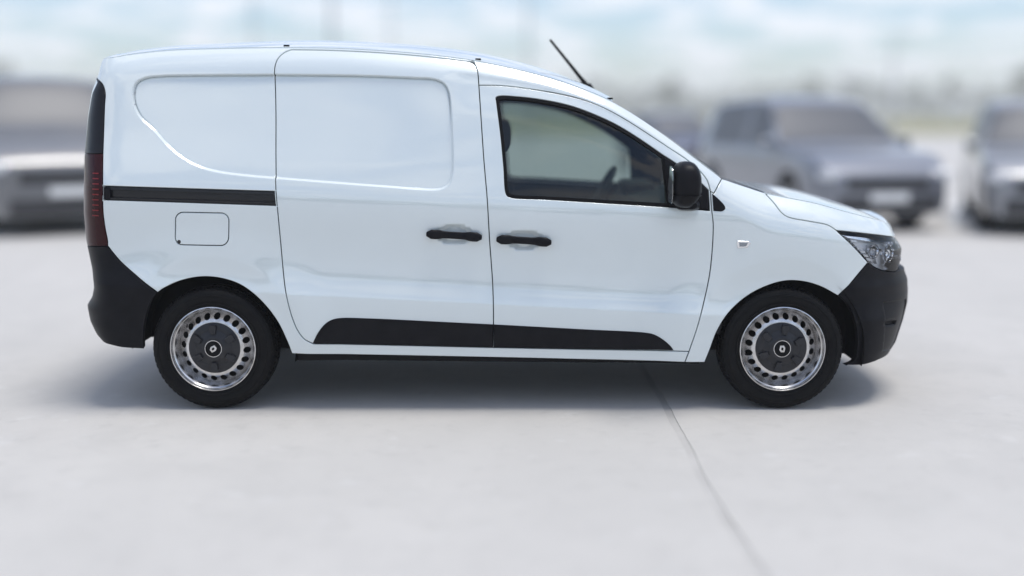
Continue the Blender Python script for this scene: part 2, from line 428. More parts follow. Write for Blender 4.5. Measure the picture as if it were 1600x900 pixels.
# ------------------------------------------------------------------ pressed features of the side
recess_px = [(429, 117.2), (320, 117.8), (253, 119), (227, 122), (213, 129.5), (208, 143), (209, 161), (218, 181), (240, 203), (262, 228), (285, 247), (311, 260.5), (345, 269.4), (390, 275),
             (430.5, 278.4), (600, 291.6), (679, 296.6), (692, 294.5), (702, 287), (706.5, 273), (708, 248), (705, 185), (700.5, 143), (693, 130.5), (679, 124.3), (645, 122), (555, 118.6), (429, 117.2)]
RECESS = ccw(resample(pix(catmull(recess_px, 4))[:-1], .012))
_cache = {}
class GridField:
    """a signed distance sampled on a fine lattice"""
    def __init__(s, poly, margin=.05, step=.002):
        s.lo = poly.min(0) - margin; s.hi = poly.max(0) + margin; s.st = step
        n = np.ceil((s.hi - s.lo) / step).astype(int) + 1; s.n = n
        gx = s.lo[0] + np.arange(n[0]) * step; gy = s.lo[1] + np.arange(n[1]) * step
        X, Y = np.meshgrid(gx, gy, indexing='ij'); q = np.stack([X.ravel(), Y.ravel()], 1)
        d = pdist(q, poly); d[inside(q, poly)] *= -1; s.d = d.reshape(n)
    def __call__(s, u, z):
        a = (np.asarray(u, float) - s.lo[0]) / s.st; b = (np.asarray(z, float) - s.lo[1]) / s.st
        out = (a < 0) | (b < 0) | (a > s.n[0] - 2) | (b > s.n[1] - 2)
        a = np.clip(a, 0, s.n[0] - 2.001); b = np.clip(b, 0, s.n[1] - 2.001); i = a.astype(int); j = b.astype(int); fa = a - i; fb = b - j
        v = s.d[i, j] * (1 - fa) * (1 - fb) + s.d[i + 1, j] * fa * (1 - fb) + s.d[i, j + 1] * (1 - fa) * fb + s.d[i + 1, j + 1] * fa * fb
        return np.where(out, 1.0, v)
F_REC = GridField(RECESS, .04, .004)
FEATURES.append(lambda u, z, x: .016 * smoothstep((.005 - F_REC(u, z)) / .012))
def flare(c, rc):
    rr = np.arange(.20, .90, .001); up = -.013 * smoothstep((.66 - rr) / (.66 - rc)); k = np.clip((rc - rr) / .09, 0, 1)
    tab = _gs(np.where(rr > rc, up, -.013 + .013 * k), 7)
    def f(u, z, x): return np.interp(np.hypot(x - c[0], z - c[1]), rr, tab) * smoothstep((1.06 - z) / .2)
    return f
FEATURES.append(lambda u, z, x: .014 * np.exp(-((F_REC(u, z) + .001) / .0036) ** 2) * smoothstep((z - 1.30) / .22))  # added groove, shaped to shade the upper recess edge into a dark line
FEATURES.append(flare(WR, .462)); FEATURES.append(flare(WF, .452))
def pocket(c_px, rx, rz, dep):
    c = pix([c_px])[0]
    def f(u, z, x):
        q = ((u - c[0]) / rx) ** 2 + ((z - c[1]) / rz) ** 2
        return dep * smoothstep((1.12 - q) / .75)
    return f, c
_f, HC_SLIDE = pocket((710, 366.5), .092, .050, .022); FEATURES.append(_f)
_f, HC_DOOR = pocket((819, 375), .092, .050, .022); FEATURES.append(_f)
# the cant rail over the front door is set back under the roof edge
CANT = C((690, 106), (720, 110), (750, 114), (800, 122), (850, 132), (900, 147), (950, 168), (1000, 196), (1050, 229), (1090, 260), step=8)
CANT = CANT[np.argsort(CANT[:, 0])]
def cant(u, z, x):
    zl = np.interp(u, CANT[:, 0], CANT[:, 1]); w = smoothstep((u - CANT[0, 0]) / .16) * (1 - smoothstep((u - .55) / .35))
    d = zl - z
    return w * .011 * smoothstep(d / .035) * (1 - smoothstep((d - .05) / .16))
FEATURES.append(cant)

# niche in the front bumper with its slot
NICHE = ccw(resample(pix([(1379, 473), (1398, 470), (1416, 467), (1412, 497), (1404, 524), (1394, 543), (1379, 548)]), .01))
NICHE2 = NICHE.copy()
F_NI = GridField(NICHE, .03, .003); FEATURES.append(lambda u, z, x: .007 * smoothstep((.003 - F_NI(u, z)) / .007))
SLOT = ccw(resample(pix([(1382, 503), (1402, 501), (1401, 506.5), (1382, 508)]), .006))
F_SL = GridField(SLOT, .02, .002); FEATURES.append(lambda u, z, x: .016 * smoothstep((.003 - F_SL(u, z)) / .006))
# the front bumper swells under the lamp, the rear bumper has a ledge
_bl0 = pix([(1380, 447)])[0]
FEATURES.append(lambda u, z, x: np.where(u > 1.62, -.010 * np.exp(-((z - _bl0[1]) / .035) ** 2) * smoothstep((u - 1.62) / .1), 0))

# ------------------------------------------------------------------ panel builder
def tri_fill(loops, spacing, extra=None, anis=1.0):
    """triangulate ccw outer loop minus hole loops with a filling of points"""
    outer = loops[0]; pts = []; edges = []
    for lp in loops:
        k = len(pts); n = len(lp); pts += [tuple(p) for p in lp]; edges += [(k + i, k + (i + 1) % n) for i in range(n)]
    lo, hi = outer.min(0), outer.max(0)
    gx = np.arange(lo[0], hi[0] + spacing, spacing); gy = np.arange(lo[1], hi[1] + spacing, spacing * .87)
    X, Y = np.meshgrid(gx, gy); X = X + (np.arange(len(gy)) % 2)[:, None] * spacing * .5
    q = np.stack([X.ravel(), Y.ravel()], 1)
    if extra is not None and len(extra): 
        dd = np.ones(len(q), bool)
        for i in range(0, len(extra), 400):
            e = extra[i:i + 400]
            near = (np.abs(q[:, 0] - e[:, 0].mean()) < np.ptp(e[:, 0]) / 2 + spacing) & (np.abs(q[:, 1] - e[:, 1].mean()) < np.ptp(e[:, 1]) / 2 + spacing) & dd
            ix = np.where(near)[0]
            if len(ix): dd[ix] = np.min(np.hypot(q[ix, None, 0] - e[None, :, 0], q[ix, None, 1] - e[None, :, 1]), 1) > spacing * .45
        q = np.vstack([q[dd], extra])
    ok = inside(q, outer)
    for h in loops[1:]: ok &= ~inside(q, h)
    q = q[ok]; ok = pdist(q, outer) > spacing * .35
    for h in loops[1:]: ok &= pdist(q, h) > spacing * .35
    q = q[ok]
    V, _e, F, *_ = delaunay_2d_cdt([Vector(p) for p in pts] + [Vector(p) for p in q.tolist()], edges, [], 0, 1e-6)
    V = np.array([tuple(v) for v in V]); F = np.array([tuple(f) for f in F])
    c = V[F].mean(1); ok = inside(c, outer)
    for h in loops[1:]: ok &= ~inside(c, h)
    return V, F[ok]

def rows_along(poly, offs, step=.009, closed=True):
    p = resample(poly, step, closed); 
    if closed: return np.vstack([inset_poly(ccw(p), -o) for o in offs])
    e = np.gradient(p, axis=0); e /= np.linalg.norm(e, axis=1, keepdims=True); n = np.stack([-e[:, 1], e[:, 0]], 1)
    return np.vstack([p + n * o for o in offs])
_fl = []
for c_, r_ in ((WR, .462), (WF, .452)):
    a_ = np.linspace(-.2, math.pi + .2, 170)
    for dr in (-.012, -.004, .004, .012): _fl.append(np.stack([c_[0] + (r_ + dr) * np.cos(a_), c_[1] + (r_ + dr) * np.sin(a_)], 1))
_cx = np.linspace(-1.2, 1.25, 260)
_cr = [np.stack([_cx, .53 - .05 * _cx + dz], 1) for dz in (-.012, -.006, 0, .006, .012, .018)]
ROWS = np.vstack([rows_along(RECESS, (-.012, -.007, -.003, .001, .005, .009))] + _fl + _cr +
                 [rows_along(NICHE, (-.006, -.003, 0, .003), .006), rows_along(SLOT, (-.003, 0, .003), .004), rows_along(CANT, (-.03, -.015, 0, .005), .012, False)])

def panel_arrays(outer, holes=(), inset=0.0, gap=.0022, hem=.003, flange=.018, spacing=.016, rows=True, keep_center=False, dome=None, step=.007):
    """build a sheet on the side surface. inset > 0 sinks it. dome(u, z, dist_to_edge) adds extra inset"""
    loops = []
    for i, lp in enumerate([outer] + list(holes)):
        lp = ccw(resample(np.array(lp), step)); s = 1 if i == 0 else -1
        B = inset_poly(lp, s * gap); Cc = inset_poly(lp, s * (gap + hem)); loops.append((B, Cc))
    if keep_center:                  # no gap where the loop meets the centre line
        for B, Cc in loops:
            for A in (B, Cc): A[:, 0] = np.where(A[:, 0] > UMAX - .012, UMAX - .0005, np.where(A[:, 0] < UMIN + .012, UMIN + .0005, A[:, 0]))
    V, F = tri_fill([l[1] for l in loops], spacing, ROWS if rows else None)
    def ins(q):
        k = np.full(len(q), inset, float)
        if dome is not None: k = k + dome(q[:, 0], q[:, 1], pdist(q, loops[0][1]))
        return k
    iv = ins(V); p, n = surf(V[:, 0], V[:, 1], iv)
    # orient outward
    P = [p]; N = [n]; faces = []
    a, b, c = p[F[:, 0]], p[F[:, 1]], p[F[:, 2]]; fn = np.cross(b - a, c - a); fl = np.sum(fn * n[F].mean(1), 1) < 0
    F = np.where(fl[:, None], F[:, ::-1], F); faces += F.tolist(); base = len(p)
    key = {(round(v[0], 7), round(v[1], 7)): i for i, v in enumerate(V)}
    for li, (B, Cc) in enumerate(loops):
        m = len(B); sgn = 1 if li == 0 else -1
        idx = []
        for q in Cc:
            k = key.get((round(q[0], 7), round(q[1], 7)))
            if k is None: k = int(np.argmin((V[:, 0] - q[0]) ** 2 + (V[:, 1] - q[1]) ** 2))
            idx.append(k)
        ib = ins(Cc); pb, nb = surf(B[:, 0], B[:, 1], ib + hem * .55); pf, _ = surf(B[:, 0], B[:, 1], ib + flange)
        pc = p[idx]; lat = pb - pc; lat /= np.maximum(np.linalg.norm(lat, axis=1, keepdims=True), 1e-9)
        n1 = nb * .6 + lat * .8; n1 /= np.linalg.norm(n1, axis=1, keepdims=True)
        lat2 = lat - nb * np.sum(lat * nb, 1, keepdims=True); lat2 /= np.maximum(np.linalg.norm(lat2, axis=1, keepdims=True), 1e-9)
        P += [pb, pb.copy(), pf]; N += [n1, lat2, lat2]
        for i in range(m):
            j = (i + 1) % m
            if keep_center and (B[i, 0] > UMAX - .001 and B[j, 0] > UMAX - .001 or B[i, 0] < UMIN + .001 and B[j, 0] < UMIN + .001): continue
            f1 = (idx[i], base + i, base + j, idx[j]); f2 = (base + m + i, base + 2 * m + i, base + 2 * m + j, base + m + j)
            if li: f1 = f1[::-1]; f2 = f2[::-1]
            faces += [f1, f2]
        base += 3 * m
    return np.vstack(P), np.vstack(N), faces

def mirror(p, n, f):
    p = p.copy(); n = n.copy(); p[:, 1] = 2 * HW - p[:, 1]; n[:, 1] *= -1
    return p, n, [tuple(q)[::-1] for q in f]
def panel(name, outer, m, parent, sides='both', whole=False, parents=None, **kw):
    """whole: near and far halves are one object; otherwise one object per side"""
    p, n, f = panel_arrays(outer, **kw)
    if whole:
        p2, n2, f2 = mirror(p, n, f); k = len(p)
        return mesh_obj(name, np.vstack([p, p2]), [tuple(q) for q in f] + [tuple(i + k for i in q) for q in f2], m, parent, np.vstack([n, n2]))
    o = mesh_obj(name, p, f, m, parent, n)
    if sides == 'both':
        p2, n2, f2 = mirror(p, n, f); o2 = mesh_obj(name, p2, f2, m, parents or parent, n2)
        return o, o2
    return o
def mir_mb(mb):
    r = MB(); r.v = [(x, 2 * HW - y, z) for x, y, z in mb.v]; r.f = [tuple(q)[::-1] for q in mb.f]; return r
def pair(mb, name, m, pa, pb, sharp=35):
    return mb.build(name, m, pa, sharp=sharp), mir_mb(mb).build(name, m, pb, sharp=sharp)

van = empty('delivery_van', (0, 0, 0))
tag(van, 'white panel van with black bumpers, steel wheels and tilted roof aerial', 'van')

# ------------------------------------------------------------------ body side panels
uG = lambda x, y: float(pix([(x, y)])[0][0])
u_roof_front = uG(957, 158.5); u_cowl = uG(1128, 278.5); u_hood0 = uG(1195, 301)
rail_hole = chain(C((160.6, 290.5), (300, 295), (431, 299)), C((431, 299), (433, 321.5)), C((433, 321.5), (300, 317), (161, 312.5)))
def rr_px(x0, y0, x1, y1, r, slant=0.0):
    p = []
    for cx, cy, a0 in ((x1 - r, y0 + r, -90), (x1 - r, y1 - r, 0), (x0 + r, y1 - r, 90), (x0 + r, y0 + r, 180)):
        for k in range(7):
            a = R(a0 + 15 * k); p.append((cx + r * math.cos(a), cy + r * math.sin(a) + slant * (cx - x0)))
    return pix(p)
flap = rr_px(274, 331.5, 357.5, 382, 12, .02)
u_q1 = float(c_slide_corner[0][0]); u_s1 = float(c_slide_top[0][0]); u_q0 = uG(152, 123)
# rear quarter with the sill strip under both doors and the strip above the sliding door
tail_top = c_tail_in[0]
quarter = chain(c_tail_in[::1], c_bump_quarter, c_rear_arch, c_sill_bot, c_fen_front_low[::-1], c_door_bot, c_slide_bot[::-1], c_slide_rear[::-1], c_slide_corner[::-1],
                c_slide_top[::-1], [(u_s1 + .02, zt(u_s1 + .02))], topline(u_s1, UR0 - .02), topline(UR0 - .02, tail_top[0] - .02), [(tail_top[0] - .02, tail_top[1] + .01)])
rq, rq2 = None, None
p_, n_, f_ = panel_arrays(quarter, holes=[rail_hole, flap], flange=.02)
rq = mesh_obj('rear_side_panel', p_, f_, M['paint'], van, n_)
p_, n_, f_ = mirror(*panel_arrays(quarter, holes=[rail_hole], flange=.02)); mesh_obj('rear_side_panel', p_, f_, M['paint'], van, n_)
ff = panel('fuel_flap', flap, M['paint'], van, sides='near', rows=False)
thumb = MB(); _c, _n = surf(np.array([pix([(280.5, 377.5)])[0][0]]), np.array([pix([(280.5, 377.5)])[0][1]]), -.001)
thumb.lathe_y([(0.0, -.002), (.006, -.0015), (.009, .001), (.009, .006)], _c[0], 20); thumb.build('finger_notch', M['rail'], ff)
# sliding door
sd = chain(c_slide_corner[::1], c_slide_rear, c_slide_bot, c_slide_front, c_slide_top)
door_s, door_s2 = panel('sliding_door', sd, M['paint'], van)
# front door with its window opening
win_out = chain(C((775.5, 157), (775, 152.5), (779, 150.2), (808, 151), (855, 157), (893, 165.6), (926, 177.5), (962, 194), (997.5, 215.5), (1036, 242), (1057, 256), (1085, 277), (1106.5, 297)),
                C((1106.5, 297), (1108.5, 329)), C((1108.5, 329), (1045, 323.6), (950, 317.6), (855, 311.7), (797, 308.2), (791.5, 304.5), (787, 260.6), (782.6, 213), (775.5, 157)))
fd = chain(c_slide_front[(np.argmin(np.abs(c_slide_front[:, 1] - c_door_top[0][1])))::-1], c_door_bot[::-1], c_door_front[::-1], c_door_top[::-1])
door_f, door_f2 = panel('front_door', fd, M['paint'], van, holes=[win_out])
# pillar and roof side above the front door
rs = chain(c_door_top, C((1110, 299), (1115.5, 302)), c_pillar[::-1], topline(u_cowl, u_s1 + .02), c_slide_front[len(c_slide_front) - 6:np.argmin(np.abs(c_slide_front[:, 1] - c_door_top[0][1])):-1])
panel('roof_side_pillar', rs, M['paint'], van)
# front wing
wing = chain(c_fen_front_low[::-1][:1], c_door_front[::-1], C((1110, 299), (1115.5, 302)), c_pillar[::-1], topline(u_cowl, u_hood0), c_hood_gap[::-1], c_fen_lamp[::-1], c_fen_bump[::-1], c_front_arch[::-1])
panel('front_wing', wing, M['paint'], van)

# ------------------------------------------------------------------ black trim on the doors
tr = chain(C((489, 535.5), (496.5, 520), (508, 505.5), (519, 499), (533, 496.5), (578, 497.2), (680, 502), (771, 506.5)), C((771, 506.5), (770.5, 543)), C((770.5, 543), (600, 539.3), (494, 537)))
tf = chain(C((771.5, 506.5), (915, 514.3), (1007.5, 519.3), (1022, 522.2), (1037.5, 531), (1049, 541.5), (1052.5, 547)), C((1052.5, 547), (900, 545.3), (771, 543)), C((771, 543), (771.5, 506.5)))
def trim_dome(u, z, d):
    x = u; zc = .53 - .05 * x - .085
    return -.016 * np.sqrt(np.clip(d / .022, 0, 1)) + .016 * smoothstep((z - zc) / .09)
for nm, lp, a, b in (('sill_trim', tr, door_s, door_s2), ('sill_trim', tf, door_f, door_f2)):
    panel(nm, lp, M['plastic'], a, parents=b, inset=-.003, flange=.012, gap=.001, rows=False, dome=trim_dome, spacing=.011)

# ------------------------------------------------------------------ window: seal frame, glass, mirror sail
gl = chain(C((780.5, 161), (780.3, 157.3), (784, 155.4), (808, 155.8), (855, 162), (893, 170.8), (926, 182.8), (962, 199.5), (997.5, 221), (1034, 246.5)),
           C((1034, 246.5), (1038, 282), (1042, 317.5)), C((1042, 317.5), (950, 312.2), (855, 306.6), (800, 303.5), (795.6, 301), (791.5, 260.6), (787, 213), (780.5, 161)))
panel('window_frame', win_out, M['rubber_seal'], door_f, parents=door_f2, holes=[gl], inset=.003, flange=.014, gap=.0003, rows=False, spacing=.012, hem=.0015)
panel('window_glass', gl, M['glass'], door_f, parents=door_f2, inset=.012, flange=.004, gap=-.004, rows=False, spacing=.03, hem=.001)
sail = chain(C((1037.5, 245), (1057, 258), (1085, 279), (1106, 298.2)), C((1106, 298.2), (1107.5, 327.6)), C((1107.5, 327.6), (1046, 321.6)), C((1046, 321.6), (1041, 282), (1037.5, 245)))
panel('mirror_sail', sail, M['plastic'], door_f, parents=door_f2, inset=-.002, flange=.02, gap=.0006, rows=False, spacing=.014)
sail2 = chain(C((1112.5, 302), (1124, 312), (1132, 321), (1133.5, 326), (1129, 330.2), (1114.5, 329.8)), C((1114.5, 329.8), (1112.5, 302)))
panel('wing_sail', sail2, M['plastic'], van, inset=-.003, flange=.02, gap=.0006, rows=False, spacing=.012)

# ------------------------------------------------------------------ sliding rail
rl = panel_arrays(rail_hole, inset=.020, flange=.01, gap=-.004, rows=False, spacing=.02)
rail_o = mesh_obj('sliding_rail', rl[0], rl[2], M['rail'], van, rl[1]); q_ = mirror(*rl); rail_o2 = mesh_obj('sliding_rail', q_[0], q_[2], M['rail'], van, q_[1])
def strip_px(y0, y1, inset, x0=163, x1=431):
    dy = 8.3 / 270
    return chain(C((x0, y0), (x1, y0 + dy * (x1 - x0))), C((x1, y0 + dy * (x1 - x0)), (x1, y1 + dy * (x1 - x0))), C((x1, y1 + dy * (x1 - x0)), (x0, y1)))
for (a, b, ii) in ((292.0, 296.5, .006), (308.6, 311.2, .004)):
    panel('rail_lip', strip_px(a, b, ii), M['rail'], rail_o, parents=rail_o2, inset=ii, flange=.014, gap=.0004, rows=False, spacing=.015, hem=.0015)
panel('rail_end_cap', chain(C((161.5, 292.5), (172, 292.8)), C((172, 292.8), (172, 312)), C((172, 312), (161.8, 311.8))), M['plastic'], rail_o, parents=rail_o2, inset=.003, flange=.016, gap=.0004, rows=False, spacing=.012, hem=.0015)

# ------------------------------------------------------------------ tail lights
def tl_rear(py): return np.array([[uG(150, py) - .20, pix([(160.5, py)])[0][1]]])
def back_edge(z, du=.13): return [(UR0 - .20 - du * 0, z)]
U_TL = UR0 - .345
z1 = pix([(160.5, 241.5)])[0][1]; z0 = c_tail_in[-1][1]; z2 = c_tail_in[0][1]
i1 = int(np.argmin(np.abs(c_tail_in[:, 1] - z1)))
up_loop = np.vstack([c_tail_in[:i1 + 1], [(U_TL, z1)], [(U_TL - .0, z2 - .09)], [(U_TL + .04, z2 - .02)], [(c_tail_in[0][0] - .04, z2 + .006)]])
lo_loop = np.vstack([c_tail_in[i1:], [(U_TL + .01, z0 - .012)], [(U_TL, z0 + .03)], [(U_TL, z1)]])
tl = empty('tail_light', parent=van); tl2 = empty('tail_light', parent=van)
panel('black_cover', up_loop, M['gloss_black'], tl, parents=tl2, inset=-.002, flange=.03, gap=.001, rows=False, spacing=.012)
panel('red_lens', lo_loop, M['red_lens'], tl, parents=tl2, inset=-.002, flange=.03, gap=.001, rows=False, spacing=.012)
for k in range(9):
    zb = pix([(148, 271 + 8.2 * k)])[0][1]
    ua, ub = pix([(154.5, 271 + 8.2 * k)])[0][0], pix([(154.5, 271 + 8.2 * k)])[0][0] - .045
    lp = np.array([(ub, zb - .0028), (ua, zb - .0028), (ua, zb + .0028), (ub, zb + .0028)])
    panel('light_bar', lp, M['red_bar'], tl, parents=tl2, inset=-.0032, flange=.003, gap=.0, rows=False, spacing=.01, hem=.0008, step=.01)

# ------------------------------------------------------------------ bumpers
U_RB = UMIN
rb = chain([(UMIN, z0 - .016)], [(U_TL + .01, z0 - .014)], c_tail_in[-1:], c_bump_quarter, C((246.5, 457), (236, 473), (228, 497), (224.5, 520), (225, 545.5)),
           C((225, 545.5), (195, 543), (172, 538)), [(uG(160, 530) - .08, pix([(172, 537)])[0][1] + .0)], [(UMIN, pix([(172, 537)])[0][1])])
panel('rear_bumper', rb, M['plastic'], van, whole=True, flange=.03, rows=False, keep_center=True, spacing=.018)
lamp_in_u = UF0 + .95
lamp = chain(C((1307, 360), (1333, 385), (1356, 409)), C((1356, 409), (1368, 418), (1381, 423), (1397, 425)), [(lamp_in_u - .16, pix([(1400, 425)])[0][1] + .006)],
             [(lamp_in_u, pix([(1400, 372)])[0][1] - .03)], [(lamp_in_u, pix([(1400, 372)])[0][1] + .004)], C((1396, 370), (1350, 364.5), (1307, 360)))
z_b0 = pix([(1368, 563)])[0][1]; z_lb = pix([(1400, 425)])[0][1] + .006; z_lt = pix([(1400, 372)])[0][1] + .004
fb = chain(C((1309, 462), (1332, 436), (1356, 410)), C((1356, 409), (1368, 418), (1381, 423), (1397, 425)), [(lamp_in_u - .16, z_lb)], [(UMAX, z_lb - .02)], [(UMAX, z_b0)], [(uG(1372, 560), z_b0)],
           C((1366, 564.5), (1346, 569.5), (1320, 571)), C((1320, 571), (1334, 562), (1339, 532.6), (1335, 501), (1324, 476), (1309, 462)))
bump_f = panel('front_bumper', fb, M['plastic'], van, whole=True, flange=.03, keep_center=True, spacing=.016)
gr = np.array([(lamp_in_u + .004, z_lt), (lamp_in_u + .004, z_lt - .034), (lamp_in_u - .15, z_lb + .004), (UMAX, z_lb - .016), (UMAX, z_lt + .0)])
grille = panel('grille', gr, M['gloss_black'], van, whole=True, inset=.026, flange=.01, rows=False, keep_center=True, spacing=.03)
for k in range(3):
    zz = z_lb + .03 + k * .045
    panel('grille_bar', np.array([(lamp_in_u + .02, zz), (UMAX, zz), (UMAX, zz + .012), (lamp_in_u + .02, zz + .012)]), M['chrome'], grille, whole=True, inset=.014, flange=.014, rows=False, keep_center=True, spacing=.03, hem=.002)
fogc = pix([(1387.5, 541.5)])[0]
fogl = np.array([(fogc[0] - .022, fogc[1] - .004), (fogc[0] - .005, fogc[1] - .016), (fogc[0] + .020, fogc[1] - .004), (fogc[0] + .028, fogc[1] + .012), (fogc[0] - .014, fogc[1] + .011)])
panel('fog_lamp', fogl, M['fog'], bump_f, parents=bump_f, inset=.002, flange=.006, gap=0, rows=False, spacing=.008, hem=.003)
# rear doors closing the tail
rd = np.array([(UMIN, z0 - .012), (U_TL - .004, z0 - .008), (U_TL - .004, z2 - .09), (U_TL + .036, z2 - .015), (c_tail_in[0][0] - .045, z2 + .010), (c_tail_in[0][0] - .03, z2 + .03), (c_tail_in[0][0] - .03, zt(c_tail_in[0][0]) - .004), (UMIN, zt(UMIN) - .004)])
panel('rear_door', rd, M['paint'], van, gap=.003, rows=False, spacing=.03)

# ------------------------------------------------------------------ roof, windscreen, bonnet (lofted between the two upper edges)
def loft_top(name, u0, u1, m, crown, parent, nu=90, nw=36, fwd=0.0, lift=0.0, edge=2.4, inw=0.0, thick=.012):
    us = np.linspace(u0, u1, nu); e = P0(us, zt(us))
    t = np.linspace(-1, 1, nw * 2 + 1); t = np.sign(t) * (1 - (1 - np.abs(t)) ** 1.5)
    k = 1 - np.abs(t) ** edge
    cu = crown(us) if callable(crown) else np.full(nu, crown); fw = fwd(us) if callable(fwd) else np.full(nu, fwd)
    w = np.maximum(HW - e[:, 1] - inw, 0.0005)
    X = e[:, 0:1] + fw[:, None] * k; Y = HW + w[:, None] * t[None]; Z = e[:, 2:3] + lift + cu[:, None] * k[None] * np.minimum(1, w[:, None] / .35)
    v = np.stack([X, Y, Z], -1).reshape(-1, 3); n = len(t); k2 = len(v)
    f = [(i * n + j, (i + 1) * n + j, (i + 1) * n + j + 1, i * n + j + 1) for i in range(nu - 1) for j in range(n - 1)]
    v2 = v - np.array([0, 0, thick]); f2 = [tuple(q + k2 for q in a[::-1]) for a in f]
    rim = [i * n for i in range(nu)] + [(nu - 1) * n + j for j in range(1, n)] + [i * n + n - 1 for i in range(nu - 2, -1, -1)] + [j for j in range(n - 2, 0, -1)]
    f3 = [(rim[(i + 1) % len(rim)], rim[i], rim[i] + k2, rim[(i + 1) % len(rim)] + k2) for i in range(len(rim))]
    return mesh_obj(name, np.vstack([v, v2]), f + f2 + f3, m, parent, autosharp=40)
roof = loft_top('roof', UMIN + .002, u_roof_front, M['paint'], lambda u: (.046 + .014 * smoothstep((u + 1.6) / .6)) * smoothstep((u - UMIN - .45) / .4) * (1 - .35 * smoothstep((u + .1) / .7)), van, nu=150, lift=.001, inw=.003, edge=3.2)
wscr = loft_top('windscreen', u_roof_front + .006, u_cowl - .002, M['glass'], .03, van, fwd=lambda u: .01 + .05 * smoothstep((u - u_roof_front) / (u_cowl - u_roof_front)), inw=.035, lift=-.012, thick=.005, edge=2.0)
loft_top('windscreen_surround', u_cowl - .04, u_hood0 + .01, M['plastic'], .0, van, fwd=.05, inw=.014, lift=-.012)
bon_top = loft_top('bonnet', u_hood0 - .004, UMAX - .002, M['paint'], lambda u: .034 * smoothstep((u - u_hood0) / .40) * (1 - smoothstep((u - 1.6) / .8)) + .008, van, nu=110, lift=.001, inw=.002, edge=2.2)
# side of the bonnet down to the wing gap, the lamp and the grille
hs = chain(c_hood_gap[::-1], C((1307, 360), (1350, 364.5), (1396, 370)), [(lamp_in_u, z_lt + .002)], [(UMAX, z_lt + .004)], topline(UMAX, u_hood0))
panel('bonnet_edge', hs, M['paint'], bon_top, parents=bon_top, flange=.015, spacing=.014, keep_center=True)
# small roof clips and the two drip marks along the roof edge
for (cx, cy) in ((446, 70.5), (747, 86.6), (954, 156)):
    u_ = uG(cx, cy + 4); q = P0(u_, zt(u_)); b = MB(); b.box((q[0], q[1] + .03, q[2] + .010), (.014, .010, .004), bev=.003); b.build('roof_mount_cover', M['rubber_seal'], roof)

# ------------------------------------------------------------------ headlights
hl = empty('headlight', parent=van); hl2 = empty('headlight', parent=van)
panel('lens', lamp, M['lens'], hl, parents=hl2, inset=.001, flange=.01, gap=.0015, rows=False, spacing=.014)
panel('housing', lamp, M['lamp_silver'], hl, parents=hl2, inset=.05, flange=-.045, gap=.003, rows=False, spacing=.02, hem=.002)
def on(px, py, ins):
    q = pix([(px, py)])[0]; p, n = surf(np.array([q[0]]), np.array([q[1]]), ins); return Vector(p[0]), Vector(n[0])
def oriented(mb, p, n):
    """mb built about the origin facing -Y, moved to p facing n"""
    rot = Vector((0, -1, 0)).rotation_difference(n).to_matrix(); mb.v = [tuple(rot @ Vector(q) + p) for q in mb.v]; return mb
for (px, py, r) in ((1369, 394, .036), (1394, 398, .044)):
    p, n = on(px, py, .045); n = (n + Vector((.35, -.25, 0))).normalized()
    b = MB(); b.lathe_y([(r, -.030), (r * 1.04, -.030), (r * 1.04, -.018), (r * .95, -.012), (r * .62, .004), (r * .30, .012), (0.0, .014)], n=28); pair(oriented(b, p, n), 'reflector', M['chrome'], hl, hl2)
    b = MB(); b.lathe_y([(0.0, -.026), (r * .25, -.024), (r * .42, -.016), (r * .48, -.004), (r * .48, .006)], n=24); pair(oriented(b, p, n), 'projector_lens', M['lens'], hl, hl2)
panel('reflection_strip', chain(C((1318, 366.5), (1350, 369.5), (1398, 375.5)), C((1398, 375.5), (1399, 381)), C((1399, 381), (1352, 376), (1328, 372))), M['chrome'], hl, parents=hl2, inset=.016, flange=.02, gap=0, rows=False, spacing=.01)  # chrome strip standing in for the bluish reflection along the lamp top
for k in range(6):
    t = k / 5; cx, cy = 1336 + 24 * t, 376.5 + 30 * t; w_, h_ = 11 - 3.5 * t, 2.6
    lp = pix([(cx - w_ * .45, cy - h_), (cx + w_ * .55, cy - h_ * .6), (cx + w_ * .75, cy + h_ * 1.0), (cx - w_ * .15, cy + h_ * .7)])
    panel('daylight_strip', lp, M['white'], hl, parents=hl2, inset=.018, flange=.012, gap=0.0, rows=False, spacing=.008, hem=.001, step=.006)
for (a_, b_, c_, d_) in (((1360, 402), (1373, 405), (1376, 414), (1367, 412)), ((1386, 416), (1394, 404), (1402, 407), (1394, 420)), ((1378, 388), (1384, 389), (1386, 402), (1380, 399))):
    panel('inner_facet', pix([a_, b_, c_, d_]), M['chrome'], hl, parents=hl2, inset=.022, flange=.015, gap=0, rows=False, spacing=.01, hem=.0015)
# side repeater on the wing
rp = pix([(1150.5, 376), (1171, 376.5), (1173, 379), (1167, 386.5), (1152, 387.5)])
rep, rep2 = panel('side_repeater', rp, M['chrome'], van, inset=-.004, flange=.008, gap=0, rows=False, spacing=.006, hem=.003)
panel('repeater_lens', pix([(1154.5, 378.5), (1168.5, 378.8), (1165, 384.5), (1155, 385)]), M['fog'], rep, parents=rep2, inset=-.006, flange=.004, gap=0, rows=False, spacing=.006, hem=.0015)

